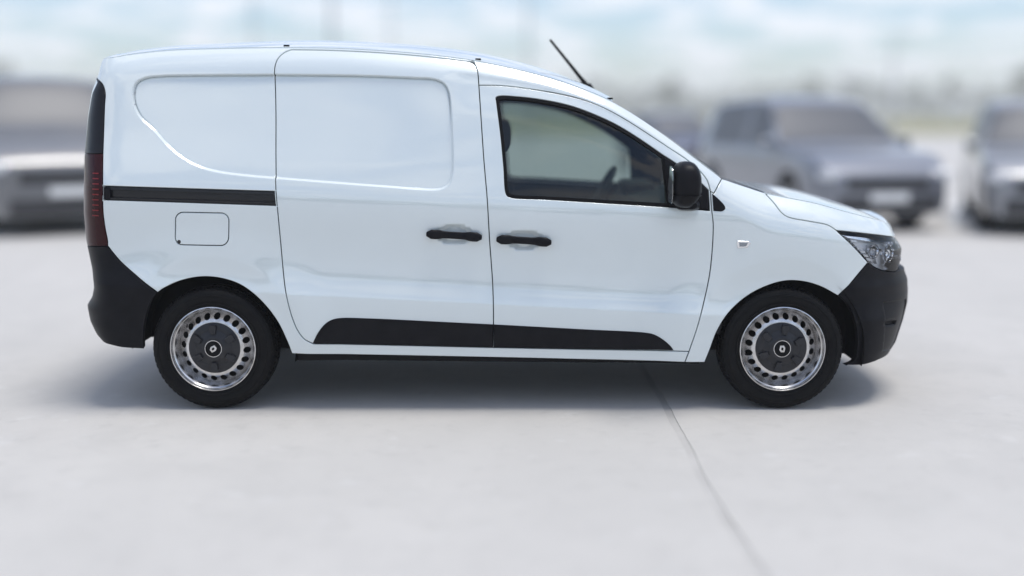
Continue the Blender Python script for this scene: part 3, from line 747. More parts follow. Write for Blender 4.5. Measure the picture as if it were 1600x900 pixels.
# ------------------------------------------------------------------ door handles
def handle(ctr_px, half_px, slope, parent, parent2):
    cs = []; se = []
    for k in range(15):
        t = -1 + 2 * k / 14; a = abs(t)
        p, n = on(ctr_px[0] + half_px * t, ctr_px[1] + slope * half_px * t, 0.0)
        lift = .030 if a < .55 else .030 - .016 * ((a - .55) / .45) ** 1.5
        q = p + Vector((0, -lift, 0)); cs.append(q)
        hh = (.0175 if a < .35 else .0175 + .0055 * smoothstep((a - .35) / .3)) * (1 if a < .9 else (1 - ((a - .9) / .1) ** 2 * .45)); dd = .011 if a < .6 else .011 + .010 * ((a - .6) / .4)
        se.append(rrect(dd, hh, 3.2, 20))
    b = MB(); b.sweep(cs, se); pair(b, 'door_handle', M['plastic'], parent, parent2, sharp=50)
handle((710, 367.5), 41, .062, door_s, door_s2)
handle((818.5, 375.5), 40.5, .06, door_f, door_f2)

# ------------------------------------------------------------------ mirror
def build_mirror():
    cm = at_y(1069, 289, -.10); b = MB()
    # housing: sections stacked along y (outwards), tall rounded shell with a flat back
    cs = []; se = []
    prof = [(-.205, .20), (-.200, .52), (-.188, .74), (-.165, .90), (-.13, .99), (-.09, 1.0), (-.045, .96), (-.01, .86), (.012, .70)]
    for y, s in prof:
        lp = []
        for (a, c) in rrect(.070 * s, .108 * s, 2.9, 28):
            taper = 1.0 - .20 * max(0, c / .108) ** 2 - (.42 * smoothstep((-c - .030) / .075) if a > 0 else 0)
            lp.append((a * taper, c))
        cs.append((cm.x, y, cm.z + .004)); se.append([(-a, c) for a, c in lp])  # the lower outer corner is cut back
    v = []
    n = len(se[0]); f = []
    for (x, y, z), lp in zip(cs, se):
        for a, c in lp: v.append((x - a + .012 * (-y) / .2, y, z + c + .0))
    for i in range(len(cs) - 1):
        for k in range(n): f.append((i * n + k, (i + 1) * n + k, (i + 1) * n + (k + 1) % n, i * n + (k + 1) % n))
    f.append(tuple(range(n))); f.append(tuple((len(cs) - 1) * n + k for k in range(n))[::-1])
    b.add(v, f)
    a_, a2_ = pair(b, 'side_mirror', M['plastic'], door_f, door_f2, sharp=60)
    sk = MB(); v = []                                    # lower skirt of the housing behind its seam
    for (x, y, z), lp in zip(cs, se):
        for a, c in lp: v.append((x - a * 1.035 + .012 * (-y) / .2, y * 1.012 - .001, z + min(c * 1.03, -.050)))
    sk.add(v, f); pair(sk, 'mirror_skirt', M['plastic'], a_, a2_, sharp=40)
    ft = MB(); ft.sweep([(cm.x + .012, -.10, cm.z - .098), (cm.x + .028, -.05, cm.z - .104), (cm.x + .034, .0, cm.z - .102), (cm.x + .036, .05, cm.z - .098)],
                        [rrect(.052, .018, 3, 16), rrect(.056, .022, 3, 16), rrect(.058, .026, 3, 16), rrect(.06, .03, 3, 16)])
    pair(ft, 'mirror_foot', M['plastic'], a_, a2_, sharp=60)
    g = MB(); lp = rrect(.078, .088, 4, 24)
    g.add([(cm.x - .0712 + .012 * .5, -.10 + a, cm.z + c) for a, c in lp] + [(cm.x - .064, -.10 + a, cm.z + c) for a, c in lp],
          [tuple(range(24)), *[(i, 24 + i, 24 + (i + 1) % 24, (i + 1) % 24) for i in range(24)]])
    pair(g, 'mirror_glass', M['mirror'], a_, a2_)
    rim = MB(); zc = cm.z - .062
    rim.sweep([(cm.x - .062, -.19, zc + .006), (cm.x - .066, -.10, zc), (cm.x - .062, -.02, zc)], [circ(.0025, 8)] * 3)
build_mirror()

# ------------------------------------------------------------------ aerial
pb_ = at_y(918, 135, HW - .05); pt_ = at_y(859.5, 62, HW - .05)
d_ = (pt_ - pb_); b = MB(); b.sweep([pb_ - d_ * .03, pb_ + d_ * .10, pb_ + d_ * .2, pb_ + d_ * .6, pt_], [circ(.0135), circ(.0120), circ(.0098), circ(.0080), circ(.0065)], up=(0, 1, 0))
aer = b.build('roof_aerial', M['rubber_seal'], van)
b = MB(); q_ = pb_ - d_ * .03
b.sweep([(q_.x - .075, HW - .05, q_.z + .012), (q_.x - .05, HW - .05, q_.z + .014), (q_.x + .0, HW - .05, q_.z + .006), (q_.x + .045, HW - .05, q_.z - .032)], [rrect(.008, .004, 2, 14), rrect(.022, .014, 2.2, 14), rrect(.024, .022, 2.2, 14), rrect(.010, .006, 2, 14)])
b.build('aerial_base', M['rubber_seal'], aer, sharp=60)

# ------------------------------------------------------------------ inner shell, wheel housings, floor
def arc_hole(c, r): 
    a = np.linspace(0, 2 * math.pi, 48, endpoint=False); return np.stack([c[0] + r * np.cos(a), c[1] + r * np.sin(a)], 1)
us_ = np.linspace(UMIN + .002, UMAX - .002, 120)
_g = np.linspace(-.9, math.pi + .9, 40)
def arch_down(c, r):
    a = np.linspace(math.pi, 0, 26); return [(c[0] + r * math.cos(t), c[1] + r * math.sin(t)) for t in a]
shell = np.vstack([[(UMIN + .002, .31)], [(WR[0] - .40, .31)], arch_down(WR, .40), [(WR[0] + .40, .225)], [(WF[0] - .40, .225)], arch_down(WF, .40), [(WF[0] + .40, .31)], [(lamp_in_u - .25, .31)], [(UMAX - .002, .31)],
                   topline(UMAX - .002, UMIN + .002, .012, 90)])
# leave the window and the lamp open
panel('inner_shell', shell, M['inner'], van, holes=[win_out, lamp], inset=.030, flange=.004, gap=.002, rows=False, spacing=.06, step=.03)
def housing(c, r, name, a0, a1):
    b = MB(); n = 40; v = []
    for i in range(n + 1):
        a = math.pi * (a0 + (a1 - a0) * i / n)
        for y in (.048, .36): v.append((c[0] + r * math.cos(a), y, c[1] + r * math.sin(a)))
    f = [(2 * i, 2 * i + 2, 2 * i + 3, 2 * i + 1) for i in range(n)]
    f.append(tuple(2 * i + 1 for i in range(n + 1)))
    b.add(v, f); pair(b, name, M['inner'], van, van)
housing(WR, .405, 'wheel_housing', 1.0, -.055); housing(WF, .41, 'wheel_housing', 1.05, -.069)
b = MB(); b.box((-.05, HW, .275), (1.75, HW - .42, .03), bev=.01); b.box((-.07, HW, .285), (.95, HW - .075, .03), bev=.01); b.build('underbody', M['inner'], van)
b = MB(); b.sweep([(-.9, 1.25, .19), (.2, 1.25, .18), (.9, 1.0, .2)], [circ(.03)] * 3); b.box((-1.35, 1.15, .2), (.25, .2, .06), bev=.04); b.build('exhaust', M['inner'], van)
for q in (WR, WF): b = MB(); b.box((q[0], HW, .29), (.05, HW - .2, .04), bev=.02); b.build('axle_beam', M['inner'], van)

# ------------------------------------------------------------------ cabin
_bz = np.array([.27, .60, 1.0, 1.15, 1.3, 1.45, 1.58, 1.66]); _bw = [HW - float(P0(-.33, z)[1]) - .05 for z in _bz]; _bl = [(w, z) for w, z in zip(_bw, _bz)] + [(-w, z) for w, z in zip(_bw[::-1], _bz[::-1])]
b = MB(); _m = len(_bl); b.add([(-.33, HW + w, z) for w, z in _bl] + [(-.315, HW + w, z) for w, z in _bl], [tuple(range(_m)), tuple(range(_m, 2 * _m))[::-1]] + [(i, (i + 1) % _m, _m + (i + 1) % _m, _m + i) for i in range(_m)])
b.build('bulkhead', M['trim'], van, sharp=20)
b = MB(); b.box((.35, HW, .40), (.70, HW - .1, .03), bev=.01); b.build('cabin_floor', M['trim'], van)
def seat(y):
    s = empty('seat', (0, 0, 0), parent=van)
    b = MB(); b.box((.22, y, .62), (.25, .24, .085), bev=.06); b.build('cushion', M['fabric'], s)
    rot = Matrix.Rotation(R(-16), 3, 'Y'); b = MB(); b.box((-.10, y, .93), (.07, .23, .31), rot=rot, bev=.06); b.build('backrest', M['fabric'], s)
    b = MB(); lp = [(-.175, .0)]; cs = []; se = []
    for k in range(9):
        t = -1 + 2 * k / 8; cs.append((-.055, y + .13 * t, 1.345)); e_ = (1 - abs(t) ** 4) ** .5 * .7 + .3; se.append(rrect(.050 * e_, .088 * e_, 2.6, 20))
    b.sweep(cs, se); hd = b.build('headrest', M['fabric'], s, sharp=60)
    for q in (-.07, .07): b = MB(); b.sweep([(-.065, y + q, 1.14), (-.06, y + q, 1.30)], [circ(.007)] * 2, up=(1, 0, 0)); b.build('headrest_post', M['chrome'], s)
seat(.46); seat(1.31)
b = MB(); v = []; sec = [(.72, .62), (.62, .80), (.60, .93), (.66, 1.00), (.80, 1.025), (1.02, 1.02), (1.16, 1.0), (1.16, .62)]
cs = [.10, .16, HW, 2 * HW - .16, 2 * HW - .10]
for y in cs: v += [(x, y, z) for x, z in sec]
n = len(sec); b.add(v, [(i * n + k, i * n + (k + 1) % n, (i + 1) * n + (k + 1) % n, (i + 1) * n + k) for i in range(4) for k in range(n)] + [tuple(range(n))[::-1], tuple(4 * n + k for k in range(n))])
b.build('dashboard', M['trim'], van, sharp=30)
b = MB(); b.box((.735, 1.31, 1.035), (.09, .20, .035), bev=.03); b.build('instrument_hood', M['trim'], van)
sw = MB(); tilt = Matrix.Rotation(R(-62), 3, 'Y'); cw = Vector((.52, 1.31, .98)); v = []; f = []
for i in range(40):
    a = 2 * math.pi * i / 40
    for k in range(10):
        q = 2 * math.pi * k / 10; r = .182 + .014 * math.cos(q); v.append(tuple(cw + tilt @ Vector((r * math.cos(a), r * math.sin(a), .014 * math.sin(q)))))
for i in range(40):
    for k in range(10): f.append((i * 10 + k, ((i + 1) % 40) * 10 + k, ((i + 1) % 40) * 10 + (k + 1) % 10, i * 10 + (k + 1) % 10))
sw.add(v, f); swo = sw.build('steering_wheel', M['trim'], van)
b = MB(); b.box(cw, (.06, .06, .02), rot=tilt, bev=.015); b.box(cw, (.02, .17, .008), rot=tilt, bev=.005); b.box(cw + tilt @ Vector((.09, 0, 0)), (.09, .02, .008), rot=tilt, bev=.005); b.build('steering_hub', M['trim'], swo)
b = MB(); b.box((.62, HW, 1.395), (.022, .115, .035), bev=.018); b.sweep([(.63, HW, 1.41), (.645, HW, 1.445)], [circ(.01)] * 2, up=(0, 1, 0)); b.build('interior_mirror', M['trim'], van)
for s_ in (0, 1):                   # inner door trims
    y = .075 if s_ == 0 else 2 * HW - .075
    b = MB(); b.box((.50, y, .72), (.50, .02, .30), bev=.015); b.box((.45, y + (.04 if s_ == 0 else -.04), .82), (.26, .035, .03), bev=.02); b.build('door_lining', M['trim'], door_f if s_ == 0 else door_f2)

# ------------------------------------------------------------------ wheels
TR, TW = .307, .188
def build_wheel(parent):
    w = empty('wheel', (0, 0, 0), parent=parent)       # built about the origin, outer face towards -Y, outer wall at y = 0
    # tyre carcass
    prof = [(.205, .012), (.212, .004), (.222, .0015), (.240, -.004), (.262, -.006), (.280, -.003), (.290, .004), (.2965, .014), (.300, .024), (.3015, .060), (.302, .094),
            (.3015, .128), (.300, .164), (.2965, .174), (.290, .184), (.262, .194), (.222, .187), (.205, .176), (.20, .10)]
    b = MB(); b.lathe_y(prof, n=96, closed=True); ty = b.build('tyre', M['tyre'], w, sharp=50)
    tb = MB()                                          # tread: shoulder blocks and centre ribs
    N = 62
    for i in range(N):
        a0 = 2 * math.pi * (i + .08) / N; a1 = 2 * math.pi * (i + .80) / N
        for (ya, yb, r0, r1, sk) in ((.009, .044, .2925, .3075, .0), (.050, .080, .300, .3082, .03), (.108, .138, .300, .3082, -.03), (.144, .179, .2925, .3075, .0)):
            v = []
            for (a, da) in ((a0, 0), (a1, 0)):
                for (y, sgn) in ((ya, -1), (yb, 1)):
                    aa = a + sk * sgn
                    outer = (ya < .03 and y == ya) or (yb > .16 and y == yb)
                    rt = r1 - (.010 if outer else 0); rb_ = r0 - (.006 if outer else 0)
                    v += [(rb_ * math.cos(aa), y, rb_ * math.sin(aa)), (rt * math.cos(aa), y, rt * math.sin(aa))]
            tb.add(v, [(1, 3, 7, 5), (0, 1, 5, 4), (2, 6, 7, 3), (0, 2, 3, 1), (4, 5, 7, 6)])
    tb.build('tread_blocks', M['tyre'], ty, smooth=False, sharp=None)['kind'] = 'stuff'
    for rr_, hh in ((.268, .0012), (.229, .0010)):     # moulded rings on the wall
        b = MB(); b.lathe_y([(rr_ - .003, -.003), (rr_ - .0015, -.0072), (rr_ + .0015, -.0072), (rr_ + .003, -.003)], n=96); b.build('sidewall_ring', M['tyre'], ty)
    # rim: lip, barrel, and a conical disc pierced by twenty holes
    lip = [(.2085, .016), (.2125, .006), (.2115, -.0015), (.2075, -.003), (.2045, .001), (.2025, .010), (.1990, .015), (.1955, .017), (.1925, .022), (.1905, .035), (.1885, .060), (.1865, .078), (.184, .086), (.19, .10)]
    b = MB(); b.lathe_y(lip, n=96); rim = b.build('rim', M['silver'], w, sharp=60)
    NH = 20; t = np.linspace(0, 2 * math.pi, 120, endpoint=False)
    loops = [np.stack([.185 * np.cos(t), .185 * np.sin(t)], 1), np.stack([.115 * np.cos(t), .115 * np.sin(t)], 1)]
    hr = .0158; hc = .1575
    for i in range(NH):
        a = 2 * math.pi * (i + .5) / NH; t2 = np.linspace(0, 2 * math.pi, 18, endpoint=False)
        loops.append(np.stack([hc * math.cos(a) + hr * np.cos(t2), hc * math.sin(a) + hr * np.sin(t2)], 1))
    V, F = tri_fill(loops, .008)
    def dy(r): return np.interp(r, [.10, .122, .132, .145, .172, .178, .184], [.036, .034, .0345, .039, .066, .074, .084])
    r = np.hypot(V[:, 0], V[:, 1]); v3 = np.stack([V[:, 0], dy(r), V[:, 1]], 1)
    b = MB(); b.add(v3.tolist(), [tuple(q) for q in F])
    for lp in loops[2:]:                                # turned-in hole edges
        m = len(lp); rr = np.hypot(lp[:, 0], lp[:, 1]); y0 = dy(rr)
        c = lp.mean(0); lp2 = c + (lp - c) * .93
        b.add([(x, y, z) for (x, z), y in zip(lp, y0)] + [(x, y + .012, z) for (x, z), y in zip(lp2, y0)], [(i, (i + 1) % m, m + (i + 1) % m, m + i) for i in range(m)])
    b.build('rim_disc', M['silver'], w, sharp=60)
    b = MB(); b.lathe_y([(.0, .108), (.186, .108)], n=48); b.build('brake_drum', M['inner'], w)
    # centre cap
    cap = [(.0, .010), (.050, .010), (.060, .012), (.066, .016), (.084, .020), (.090, .024), (.118, .026), (.127, .030), (.130, .042)]
    b = MB(); b.lathe_y(cap[::-1], n=96); hub = b.build('hub_cap', M['hub'], w, sharp=25)
    for i in range(6):                                  # six raised lug covers
        a = math.pi / 6 + i * math.pi / 3 + .26; b = MB(); rr = []
        for (r_, da) in ((.070, .19), (.108, .19), (.119, .13), (.119, -.13), (.108, -.19), (.070, -.19)): rr.append((r_ * math.cos(a + da), r_ * math.sin(a + da)))
        m = len(rr); c = np.array(rr).mean(0)
        top = [tuple(c + (np.array(q) - c) * .86) for q in rr]
        b.add([(x, .028, z) for x, z in rr] + [(x, .008, z) for x, z in top], [(q, (q + 1) % m, m + (q + 1) % m, m + q) for q in range(m)] + [tuple(m + q for q in range(m))])
        b.build('lug_cover', M['hub'], hub, smooth=False, sharp=None)
    b = MB(); b.lathe_y([(.0, .0075), (.036, .0075), (.0385, .0085), (.0385, .011)], n=48); b.build('cap_badge', M['rubber_seal'], hub, sharp=30)
    b = MB(); b.lathe_y([(.0385, .010), (.0395, .0062), (.0425, .0062), (.0435, .011)], n=48); b.build('badge_ring', M['silver'], hub, sharp=60)
    # emblem: a slanted diamond with a diamond opening, folded ribbon
    o_ = [(0.002, .0205), (.0165, .009), (.0145, -.006), (-.002, -.0205), (-.0165, -.009), (-.0145, .006)]
    i_ = [(.0012, .0085), (.0066, .0040), (.0062, -.002), (-.0012, -.0085), (-.0066, -.0040), (-.0062, .002)]
    b = MB(); b.add([(x, .0072, z) for x, z in o_] + [(x * .97, .0048, z * .97) for x, z in o_] + [(x, .0038, z) for x, z in i_] + [(x, .0074, z) for x, z in i_],
                    [q for k in range(6) for q in ((k, (k + 1) % 6, 6 + (k + 1) % 6, 6 + k), (6 + k, 6 + (k + 1) % 6, 12 + (k + 1) % 6, 12 + k), (12 + k, 12 + (k + 1) % 6, 18 + (k + 1) % 6, 18 + k))])
    b.build('badge_emblem', M['silver'], hub, smooth=False, sharp=None)
    b = MB(); b.sweep([(.176 * math.cos(2.7), .052, .176 * math.sin(2.7)), (.168 * math.cos(2.7), .022, .168 * math.sin(2.7))], [circ(.0045), circ(.0035)]); b.build('tyre_valve', M['rubber_seal'], w)
    return w
wheel = build_wheel(van)
Y_W = .030
wheel.location = (WR[0], Y_W, .3072); wheel.rotation_euler = (0, R(14), 0)
for (c, s, a) in ((WF, 1, -37), (WR, -1, 60), (WF, -1, 10)):
    w = copy_tree(wheel, van); w.location = (c[0], Y_W if s > 0 else 2 * HW - Y_W, .3072)
    w.rotation_euler = (0, R(a), 0) if s > 0 else (0, R(a), math.pi)

# ================================================================== THE YARD
def concrete():
    m = mat('concrete', (.56, .54, .508), .85, spec=.25, bump=(45, .3, .003)); nt = m.node_tree; bs = nt.nodes['Principled BSDF']
    t = nt.nodes.new('ShaderNodeTexCoord'); last = None
    for sc, lo, hi, c, amt in ((.45, .40, .66, (.49, .475, .448), .7), (2.6, .46, .66, (.49, .475, .448), .6), (9.0, .55, .72, (.45, .435, .41), .5), (140, .55, .75, (.36, .35, .33), .6), (5.0, .60, .74, (.62, .61, .59), .5)):
        n = nt.nodes.new('ShaderNodeTexNoise'); n.inputs['Scale'].default_value = sc; n.inputs['Detail'].default_value = 7; n.inputs['Roughness'].default_value = .62; nt.links.new(t.outputs['Object'], n.inputs['Vector'])
        r = nt.nodes.new('ShaderNodeMapRange'); r.inputs['From Min'].default_value = lo; r.inputs['From Max'].default_value = hi; r.inputs['To Max'].default_value = amt; nt.links.new(n.outputs['Fac'], r.inputs['Value'])
        k = nt.nodes.new('ShaderNodeMix'); k.data_type = 'RGBA'; k.inputs['A'].default_value = (.56, .54, .508, 1); k.inputs['B'].default_value = (*c, 1)
        if last is not None: nt.links.new(last, k.inputs['A'])
        nt.links.new(r.outputs[0], k.inputs['Factor']); last = k.outputs['Result']
    nt.links.new(last, bs.inputs['Base Color']); return m
M['concrete'] = concrete()
M['joint'] = mat('joint_sealant', (.44, .425, .40), .9, noise=(3, .9, (.52, .505, .48)))
M['road_white'] = mat('line_paint', (.78, .78, .76), .7, noise=(6, .6, (.6, .6, .58)))
M['field'] = mat('dry_grass', (.24, .23, .11), .95, spec=.1, noise=(.05, .9, (.31, .28, .15)))
M['galv'] = mat('galvanised', (.46, .46, .45), .5, metal=.3, noise=(3, .6, (.38, .38, .37)))
M['bark'] = mat('bark', (.10, .08, .06), .95, noise=(6, .7, (.06, .05, .04)))
M['leaf'] = mat('leaves', (.15, .145, .06), .8, spec=.2, noise=(.12, 1.0, (.085, .095, .04)))
gnd = mesh_obj('ground', [(-1200, -120, -.004), (1200, -120, -.004), (1200, 1500, -.004), (-1200, 1500, -.004)], [(0, 1, 2, 3)], M['joint']); tag(gnd, kind='structure')
# one long joint crosses the yard beside the front wheel: two slabs on either side of it
jp = [at_ground(x, y) for x, y in ((1190, 897), (1165, 860), (1131, 805), (1102, 755), (1080, 712), (1043, 640))]
dj = (jp[-1] - jp[0]).normalized(); jp = [jp[0] - dj * 9] + jp + [jp[-1] + dj * 3, jp[-1] + dj * 40, jp[-1] + dj * 112]
rnd = random.Random(4); jl = []
for a, b_ in zip(jp[:-1], jp[1:]):
    n = max(1, int((b_ - a).length / .12)) if (b_ - a).length < 4 else 6
    for k in range(n): q = a + (b_ - a) * (k / n); jl.append((q.x + rnd.uniform(-.004, .004), q.y))
jl.append((jp[-1].x, jp[-1].y))
def slab(side):
    hw = .017; e = [(x + side * (hw + rnd.uniform(0, .003)), y) for x, y in jl]; X = 110 * side
    lp = [(X, jl[0][1])] + e + [(X, jl[-1][1])]
    if side > 0: lp = lp[::-1]
    lp = lp[::-1]
    n = len(lp); v = [(x, y, 0) for x, y in lp] + [(x, y, -.0035) for x, y in lp]
    f = [tuple(range(n))] + [((i + 1) % n, i, n + i, n + (i + 1) % n) for i in range(n)]
    return mesh_obj('concrete_slab', v, f, M['concrete'], gnd, smooth=False)
slab(-1); slab(1)
fy = jl[-1][1]
fld = mesh_obj('field', [(-1100, fy - 30, .004), (1100, fy - 30, .004), (1100, 1400, .004), (-1100, 1400, .004)], [(0, 1, 2, 3)], M['field']); tag(fld, kind='structure')
# painted bay lines
def line(a, b_, w=.12):
    a = Vector(a); b_ = Vector(b_); d = (b_ - a).normalized(); n = Vector((-d.y, d.x, 0)) * w / 2; z = Vector((0, 0, .004))
    o = mesh_obj('bay_line', [a - n + z, b_ - n + z, b_ + n + z, a + n + z], [(0, 1, 2, 3)], M['road_white'], gnd, smooth=False); return o
la, lb = at_ground(1488, 358), at_ground(1508, 292)
dl = (lb - la).normalized()
for k in range(-4, 3): line(la + Vector((k * 2.9, 0, 0)), la + Vector((k * 2.9, 0, 0)) + dl * 5.2, .14)

# ------------------------------------------------------------------ parked vehicles
def bg_wheel(parent, r, w):
    o = empty('wheel', parent=parent)
    b = MB(); b.lathe_y([(r * .62, .0), (r * .70, -.012), (r * .93, -.006), (r, .03), (r, w - .03), (r * .93, w), (r * .62, w)], n=36); b.build('tyre', M['tyre'], o, sharp=60)
    b = MB(); b.lathe_y([(r * .63, .0), (r * .60, .03), (r * .52, .05), (r * .2, .03), (0, .028)], n=30); rim = b.build('rim', M['galv'], o, sharp=60)
    for k in range(5):
        b = MB(); a = 2 * math.pi * k / 5; b.box((r * .34 * math.cos(a), .018, r * .34 * math.sin(a)), (r * .26, .016, .03), rot=Matrix.Rotation(-a, 3, 'Y'), bev=.01); b.build('spoke', M['galv'], rim)
    return o
M['car_glass'] = mat('car_glass', (.09, .095, .105), .38)
M['car_plastic'] = mat('car_plastic', (.03, .03, .033), .6)
M['lamp_glass'] = mat('lamp_glass', (.62, .63, .66), .12, coat=1.0)
M['plate'] = mat('number_plate', (.78, .78, .77), .4)
def parked(name, loc, heading, col, label, L=4.5, W=1.86, H=1.70, boxy=0.0, r=.35):
    root = empty(name, (loc[0], loc[1], 0), math.atan2(heading[1], heading[0])); tag(root, label, 'car', 'vehicles parked behind the white van')
    pm = mat('car_paint', col, .36, metal=.35, coat=1.0, noise=(2, .4, tuple(c * .9 for c in col)))
    h = L / 2; belt = .60 * H
    xs_h = np.array([-h, -h + .12, -h + .5, 0, h * .42, h - .45, h - .15, h]); zb = np.array([.50 * H, .58 * H, belt, belt + .01, belt + .02, belt * .93 - .03, belt * .80, belt * .66])
    xr = np.array([-h, -h + .06, -h + .22, -h + .62 - .3 * boxy, -.2, h * .10 + .35 * boxy, h * .44 + .25 * boxy, h - .45, h - .15, h]); zr = np.array([.52 * H, .70 * H, .86 * H, .975 * H, H, .975 * H, belt + .04, belt * .95 + .0, belt * .84, belt * .68])
    X = np.unique(np.concatenate([np.linspace(-h, h, 64), [-h + .02, h - .02]])); wx = np.array([-h * .60, h * .60])
    rows = 23; G = []
    for x in X:
        b_ = float(np.interp(x, xs_h, zb)); t = float(np.interp(x, xr, zr)); t = max(t, b_ + .01)
        wf = W / 2 * (1 - .16 * max(0, (abs(x) - h + .55) / .55) ** 2.2)
        up = min(1, (t - b_) / (.34 * H)); z0 = .24
        for c in wx:
            if abs(x - c) < r * 1.12: z0 = max(z0, r + math.sqrt((r * 1.12) ** 2 - (x - c) ** 2))
        wr_ = wf * (.97 - .20 * up)
        kp = [(wf * .955, z0), (wf * .995, max(z0 + .01, .38)), (wf, max(z0 + .02, b_ * .72)), (wf * .985, max(z0 + .03, b_ - .04)), (wf * .965, max(z0 + .035, b_)), (wr_, t - .055 * up - .004), (wr_ * .93, t - .016 * up), (wr_ * .6, t + .012), (0, t + .022)]
        kp = np.array(kp); s_ = np.array([0, 3, 6, 8, 9, 15, 17, 20, 22]); q = np.stack([np.interp(np.arange(rows), s_, kp[:, 0]), np.interp(np.arange(rows), s_, kp[:, 1])], 1)
        G.append(q)
    G = np.array(G); nX = len(X)
    for _ in range(3): G[1:-1, 4:] = (G[:-2, 4:] + 2 * G[1:-1, 4:] + G[2:, 4:]) / 4
    full = np.concatenate([G, G[:, -2::-1] * np.array([-1, 1])], 1); nr = full.shape[1]
    V = [(X[i], full[i, j, 0], full[i, j, 1]) for i in range(nX) for j in range(nr)]
    parts = {}
    for i in range(nX - 1):
        xm = (X[i] + X[i + 1]) / 2; b_ = float(np.interp(xm, xs_h, zb)); t = float(np.interp(xm, xr, zr))
        for j in range(nr - 1):
            jj = min(j, nr - 2 - j); key = 'body'
            tall = t - b_ > .20 * H
            if 9 <= jj < 15 and tall and xm < h * .40 + .25 * boxy:
                if -h * .10 - .05 > xm > -h * .72: key = 'rear_side_window%d' % (j < nr / 2)
                elif xm > -h * .10 + .03: key = 'front_side_window%d' % (j < nr / 2)
            if jj >= 16 and h * .13 + .35 * boxy < xm < h * .43 + .25 * boxy: key = 'windscreen'
            if jj >= 16 and -h + .07 < xm < -h + .5 - .3 * boxy: key = 'rear_window'
            parts.setdefault(key, []).append((i * nr + j, (i + 1) * nr + j, (i + 1) * nr + j + 1, i * nr + j + 1))
    parts['body'] += [tuple(range(nr)), tuple((nX - 1) * nr + j for j in range(nr))[::-1]]
    for key, F in parts.items():
        F = [f[::-1] for f in F]; ids = sorted({k for f in F for k in f}); mp = {k: n for n, k in enumerate(ids)}
        mesh_obj(key.rstrip('01'), [V[k] for k in ids], [[mp[k] for k in f] for f in F], pm if key == 'body' else M['car_glass'], root, autosharp=50)
    b = MB(); b.box((0, 0, .30), (h - .25, W / 2 - .12, .10), bev=.02); b.build('underbody', M['inner'], root)
    b = MB(); b.box((h - .015, 0, belt * .60), (.03, W * .30, .075), bev=.02); g_ = b.build('grille', M['car_plastic'], root)
    b = MB(); b.box((h + .012, 0, .36), (.03, W * .36, .09), bev=.02); b.build('lower_bumper', M['car_plastic'], root)
    b = MB(); b.box((h + .045, 0, belt * .60 - .17), (.006, .26, .056), bev=.003); b.build('number_plate', M['plate'], root)
    for s in (-1, 1):
        b = MB(); b.box((h - .10, s * W * .385, belt * .70), (.10, .16, .055), rot=Matrix.Rotation(R(-22 * s), 3, 'Z'), bev=.03); b.build('headlight', M['lamp_glass'], root)
        b = MB(); b.box((h * .36 + .2 * boxy, s * (W / 2 + .07), belt + .07), (.06, .085, .065), bev=.035); b.build('side_mirror', pm, root)
        b = MB(); b.box((-h + .10, s * W * .40, belt * .92), (.09, .10, .10), bev=.03); b.build('tail_light', M['red_lens'], root)
        for c in wx:
            w = bg_wheel(root, r, .22); w.location = (c, s * (W / 2 - .02), r); w.rotation_euler = (0, 0, math.pi if s > 0 else 0)
    return root
parked('parked_car', (4.21, 11.0), (.20, -.98), (.23, .24, .27), 'grey blue estate car beyond the bonnet, showing its number plate')
parked('parked_car', (7.25, 10.3), (-.30, -.95), (.28, .285, .30), 'silver grey car alone across the white bay line from the others', H=1.66)
parked('parked_car', (4.2, 25.0), (.25, -.97), (.09, .10, .15), 'small dark blue car parked farther off behind the grey estate', L=4.1, W=1.75, H=1.5, r=.32)
lv = parked('parked_van', (-6.55, 10.6), (.50, -.87), (.19, .19, .195), 'tall dark grey people carrier behind the tail of the white van', L=4.9, W=1.95, H=1.98, boxy=1.0, r=.36); lv['category'] = 'van'

# ------------------------------------------------------------------ lamp posts
def lamp_post(px, dist, h, rad, label):
    x = (px - 800) / CAM_F * dist; o = empty('lamp_post', (x, dist - CAM_D, 0)); tag(o, label, 'lamp post', 'lamp posts around the yard')
    b = MB(); b.sweep([(0, 0, 0), (0, 0, 1.0), (0, 0, 1.02), (0, 0, h)], [circ(rad * 1.5), circ(rad * 1.45), circ(rad), circ(rad * .6)], up=(0, 1, 0)); b.build('pole', M['galv'], o, sharp=40)
    b = MB(); b.sweep([(0, 0, h - .05), (.1, 0, h + .12), (.8, 0, h + .22)], [circ(rad * .55), circ(rad * .5), circ(rad * .45)], up=(0, 1, 0)); b.build('arm', M['galv'], o, sharp=40)
    b = MB(); b.box((1.05, 0, h + .22), (.32, .13, .055), bev=.04); b.build('lamp_head', M['galv'], o)
for a in ((405, 62, 10.5, .075, 'slender lamp post rising behind the rear end of the roof'), (525, 47, 10, .10, 'stout lamp post rising behind the sliding door roof edge'),
          (615, 66, 10.5, .075, 'slender lamp post behind the middle of the roof, between two other posts'), (825, 58, 10, .075, 'lamp post just behind the aerial of the white van'),
          (1385, 78, 6.4, .11, 'short lamp post above the grey estate car, top in view')): lamp_post(*a)

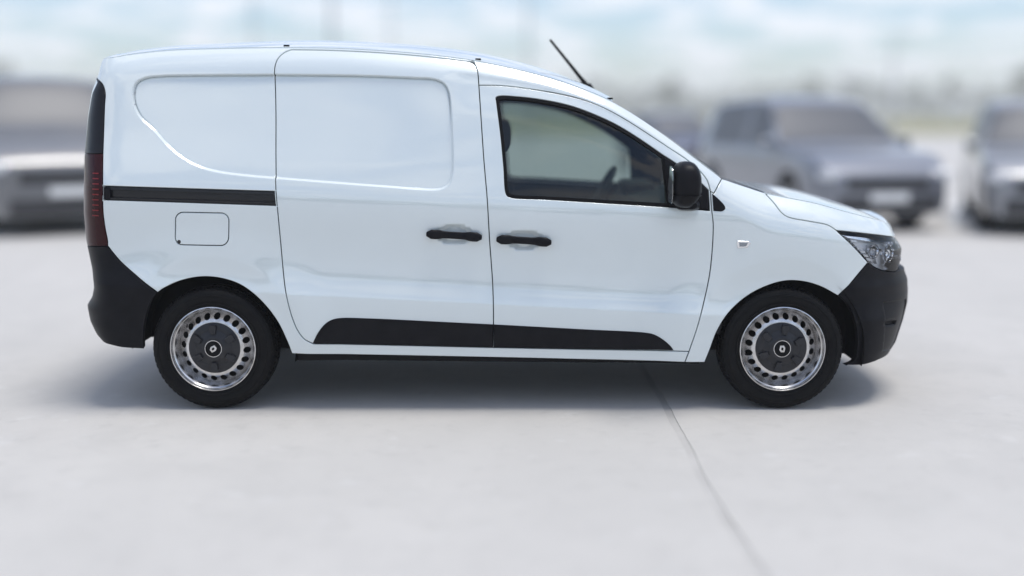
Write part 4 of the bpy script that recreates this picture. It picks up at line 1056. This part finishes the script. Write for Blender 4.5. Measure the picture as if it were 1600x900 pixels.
# ------------------------------------------------------------------ trees
def leaf_cloud(rng, blobs, n, size):
    v = []; f = []
    for _ in range(n):
        cx, cy, cz, rx, rz = blobs[rng.integers(len(blobs))]
        d = rng.normal(size=3); d /= np.linalg.norm(d); k = rng.random() ** .4
        p = np.array([cx + d[0] * rx * k, cy + d[1] * rx * k, cz + d[2] * rz * k]); s = size * rng.uniform(.6, 1.3)
        a = rng.normal(size=3); a /= np.linalg.norm(a); b = np.cross(a, rng.normal(size=3)); b /= np.linalg.norm(b)
        i = len(v); v += [p - a * s, p + b * s * .6, p + a * s, p - b * s * .6]; f.append((i, i + 1, i + 2, i + 3))
    return v, f
def tree(px, dist, h, label, seed, wide=.34):
    rng = np.random.default_rng(seed); x = (px - 800) / CAM_F * dist; o = empty('field_tree', (x, dist - CAM_D, 0)); tag(o, label, 'tree', 'single trees at the edge of the field')
    b = MB(); b.sweep([(0, 0, 0), (.05, 0, h * .3), (0, .05, h * .6), (.1, 0, h * .85)], [circ(h * .028), circ(h * .02), circ(h * .013), circ(h * .005)], up=(0, 1, 0))
    bl = []
    for k in range(11):
        a = rng.uniform(0, 6.28); t = rng.uniform(.35, .95); rr = h * wide * (1.05 - abs(t - .55)) * rng.uniform(.3, .75)
        c = (rr * math.cos(a), rr * math.sin(a), h * t); bl.append((*c, h * rng.uniform(.10, .17), h * rng.uniform(.08, .13)))
        b.sweep([(0, 0, h * t * .7), c], [circ(h * .009, 6), circ(h * .004, 6)], up=(0.3, 1, 0))
    b.build('trunk', M['bark'], o, sharp=60)
    v, f = leaf_cloud(rng, bl, 900, h * .028); mesh_obj('crown', v, f, M['leaf'], o, smooth=False)
for i, a in enumerate(((1592, 330, 16.6, 'tallest single tree, above the silver grey car'), (1478, 380, 13.5, 'round tree over the small white shed'), (1262, 380, 14.0, 'single tree standing out above the roof of the grey estate car', ), (1042, 380, 14.0, 'single tree above the windscreen pillar of the white van'), (15, 330, 17.0, 'single tree standing over the roof of the dark people carrier'))): tree(*a, seed=20 + i)
rng = np.random.default_rng(7); bl = []
for x in np.arange(-700, 800, 5.5):
    hh = 15.0 + 3.2 * math.sin(x * .045) + 2.2 * math.sin(x * .15 + 2) + rng.uniform(-2.2, 2.6)
    for k in range(4): bl.append((x + rng.uniform(-4, 4), 590 + rng.uniform(-12, 20), hh * (.2 + .22 * k), 4.6 * rng.uniform(.7, 1.2), 3.0))
v, f = leaf_cloud(rng, bl, 62000, 1.25); tl_ = mesh_obj('treeline', v, f, M['leaf'], None, smooth=False); tag(tl_, 'pale green belt of far trees along the edge of the field', 'trees', kind='stuff')
# the wood on the other side of the yard, seen mirrored in the panels and the glass
bl = []
for x in np.arange(-150, 150, 2.4):
    hh = 7.5 + 1.8 * math.sin(x * .13) + 1.2 * math.sin(x * .41 + 1) + rng.uniform(-1, 1.5)
    for k in range(4): bl.append((x + rng.uniform(-2, 2), -58 + rng.uniform(-6, 2), hh * (.15 + .23 * k), 2.1 * rng.uniform(.7, 1.2), 1.4))
v, f = leaf_cloud(rng, bl, 30000, .42); tb_ = mesh_obj('treeline', v, f, M['leaf'], None, smooth=False); tag(tb_, 'dark wood across the yard, mirrored in the side window of the white van', 'trees', kind='stuff')
# small white shed among the trees
x = (1487 - 800) / CAM_F * 360; sh_ = empty('field_shed', (x, 354, 0)); sh_.scale = (2, 2, 2); tag(sh_, 'small white shed far off in front of the belt of trees', 'shed')
b = MB(); b.box((0, 0, 1.25), (1.7, 1.4, 1.25)); b.build('wall', M['plate'], sh_, smooth=False, sharp=None)
b = MB(); b.add([(-1.9, -1.6, 2.45), (1.9, -1.6, 2.45), (1.9, 1.6, 2.45), (-1.9, 1.6, 2.45), (-1.9, 0, 3.2), (1.9, 0, 3.2)], [(0, 1, 5, 4), (2, 3, 4, 5), (0, 4, 3), (1, 2, 5), (3, 2, 1, 0)]); b.build('roof', M['galv'], sh_, smooth=False, sharp=None)
b = MB(); b.box((.5, -1.42, .95), (.42, .03, .95)); b.build('door', M['galv'], sh_, smooth=False, sharp=None)
b = MB(); b.box((-.8, -1.42, 1.4), (.35, .03, .35)); b.build('window', M['car_glass'], sh_, smooth=False, sharp=None)

# ------------------------------------------------------------------ haze
hm = bpy.data.materials.new('haze'); hm.use_nodes = True; nt = hm.node_tree
for n in list(nt.nodes): nt.nodes.remove(n)
ho = nt.nodes.new('ShaderNodeOutputMaterial'); hv = nt.nodes.new('ShaderNodeVolumePrincipled'); hv.inputs['Color'].default_value = (.93, .95, .98, 1); hv.inputs['Density'].default_value = .0013; hv.inputs['Anisotropy'].default_value = .2
nt.links.new(hv.outputs[0], ho.inputs['Volume'])
b = MB(); b.box((0, 705, 10.5), (1250, 845, 11.6)); hz = b.build('haze', hm, None, smooth=False, sharp=None); tag(hz, 'thin pale haze hanging over the yard and the field', 'haze', kind='stuff')
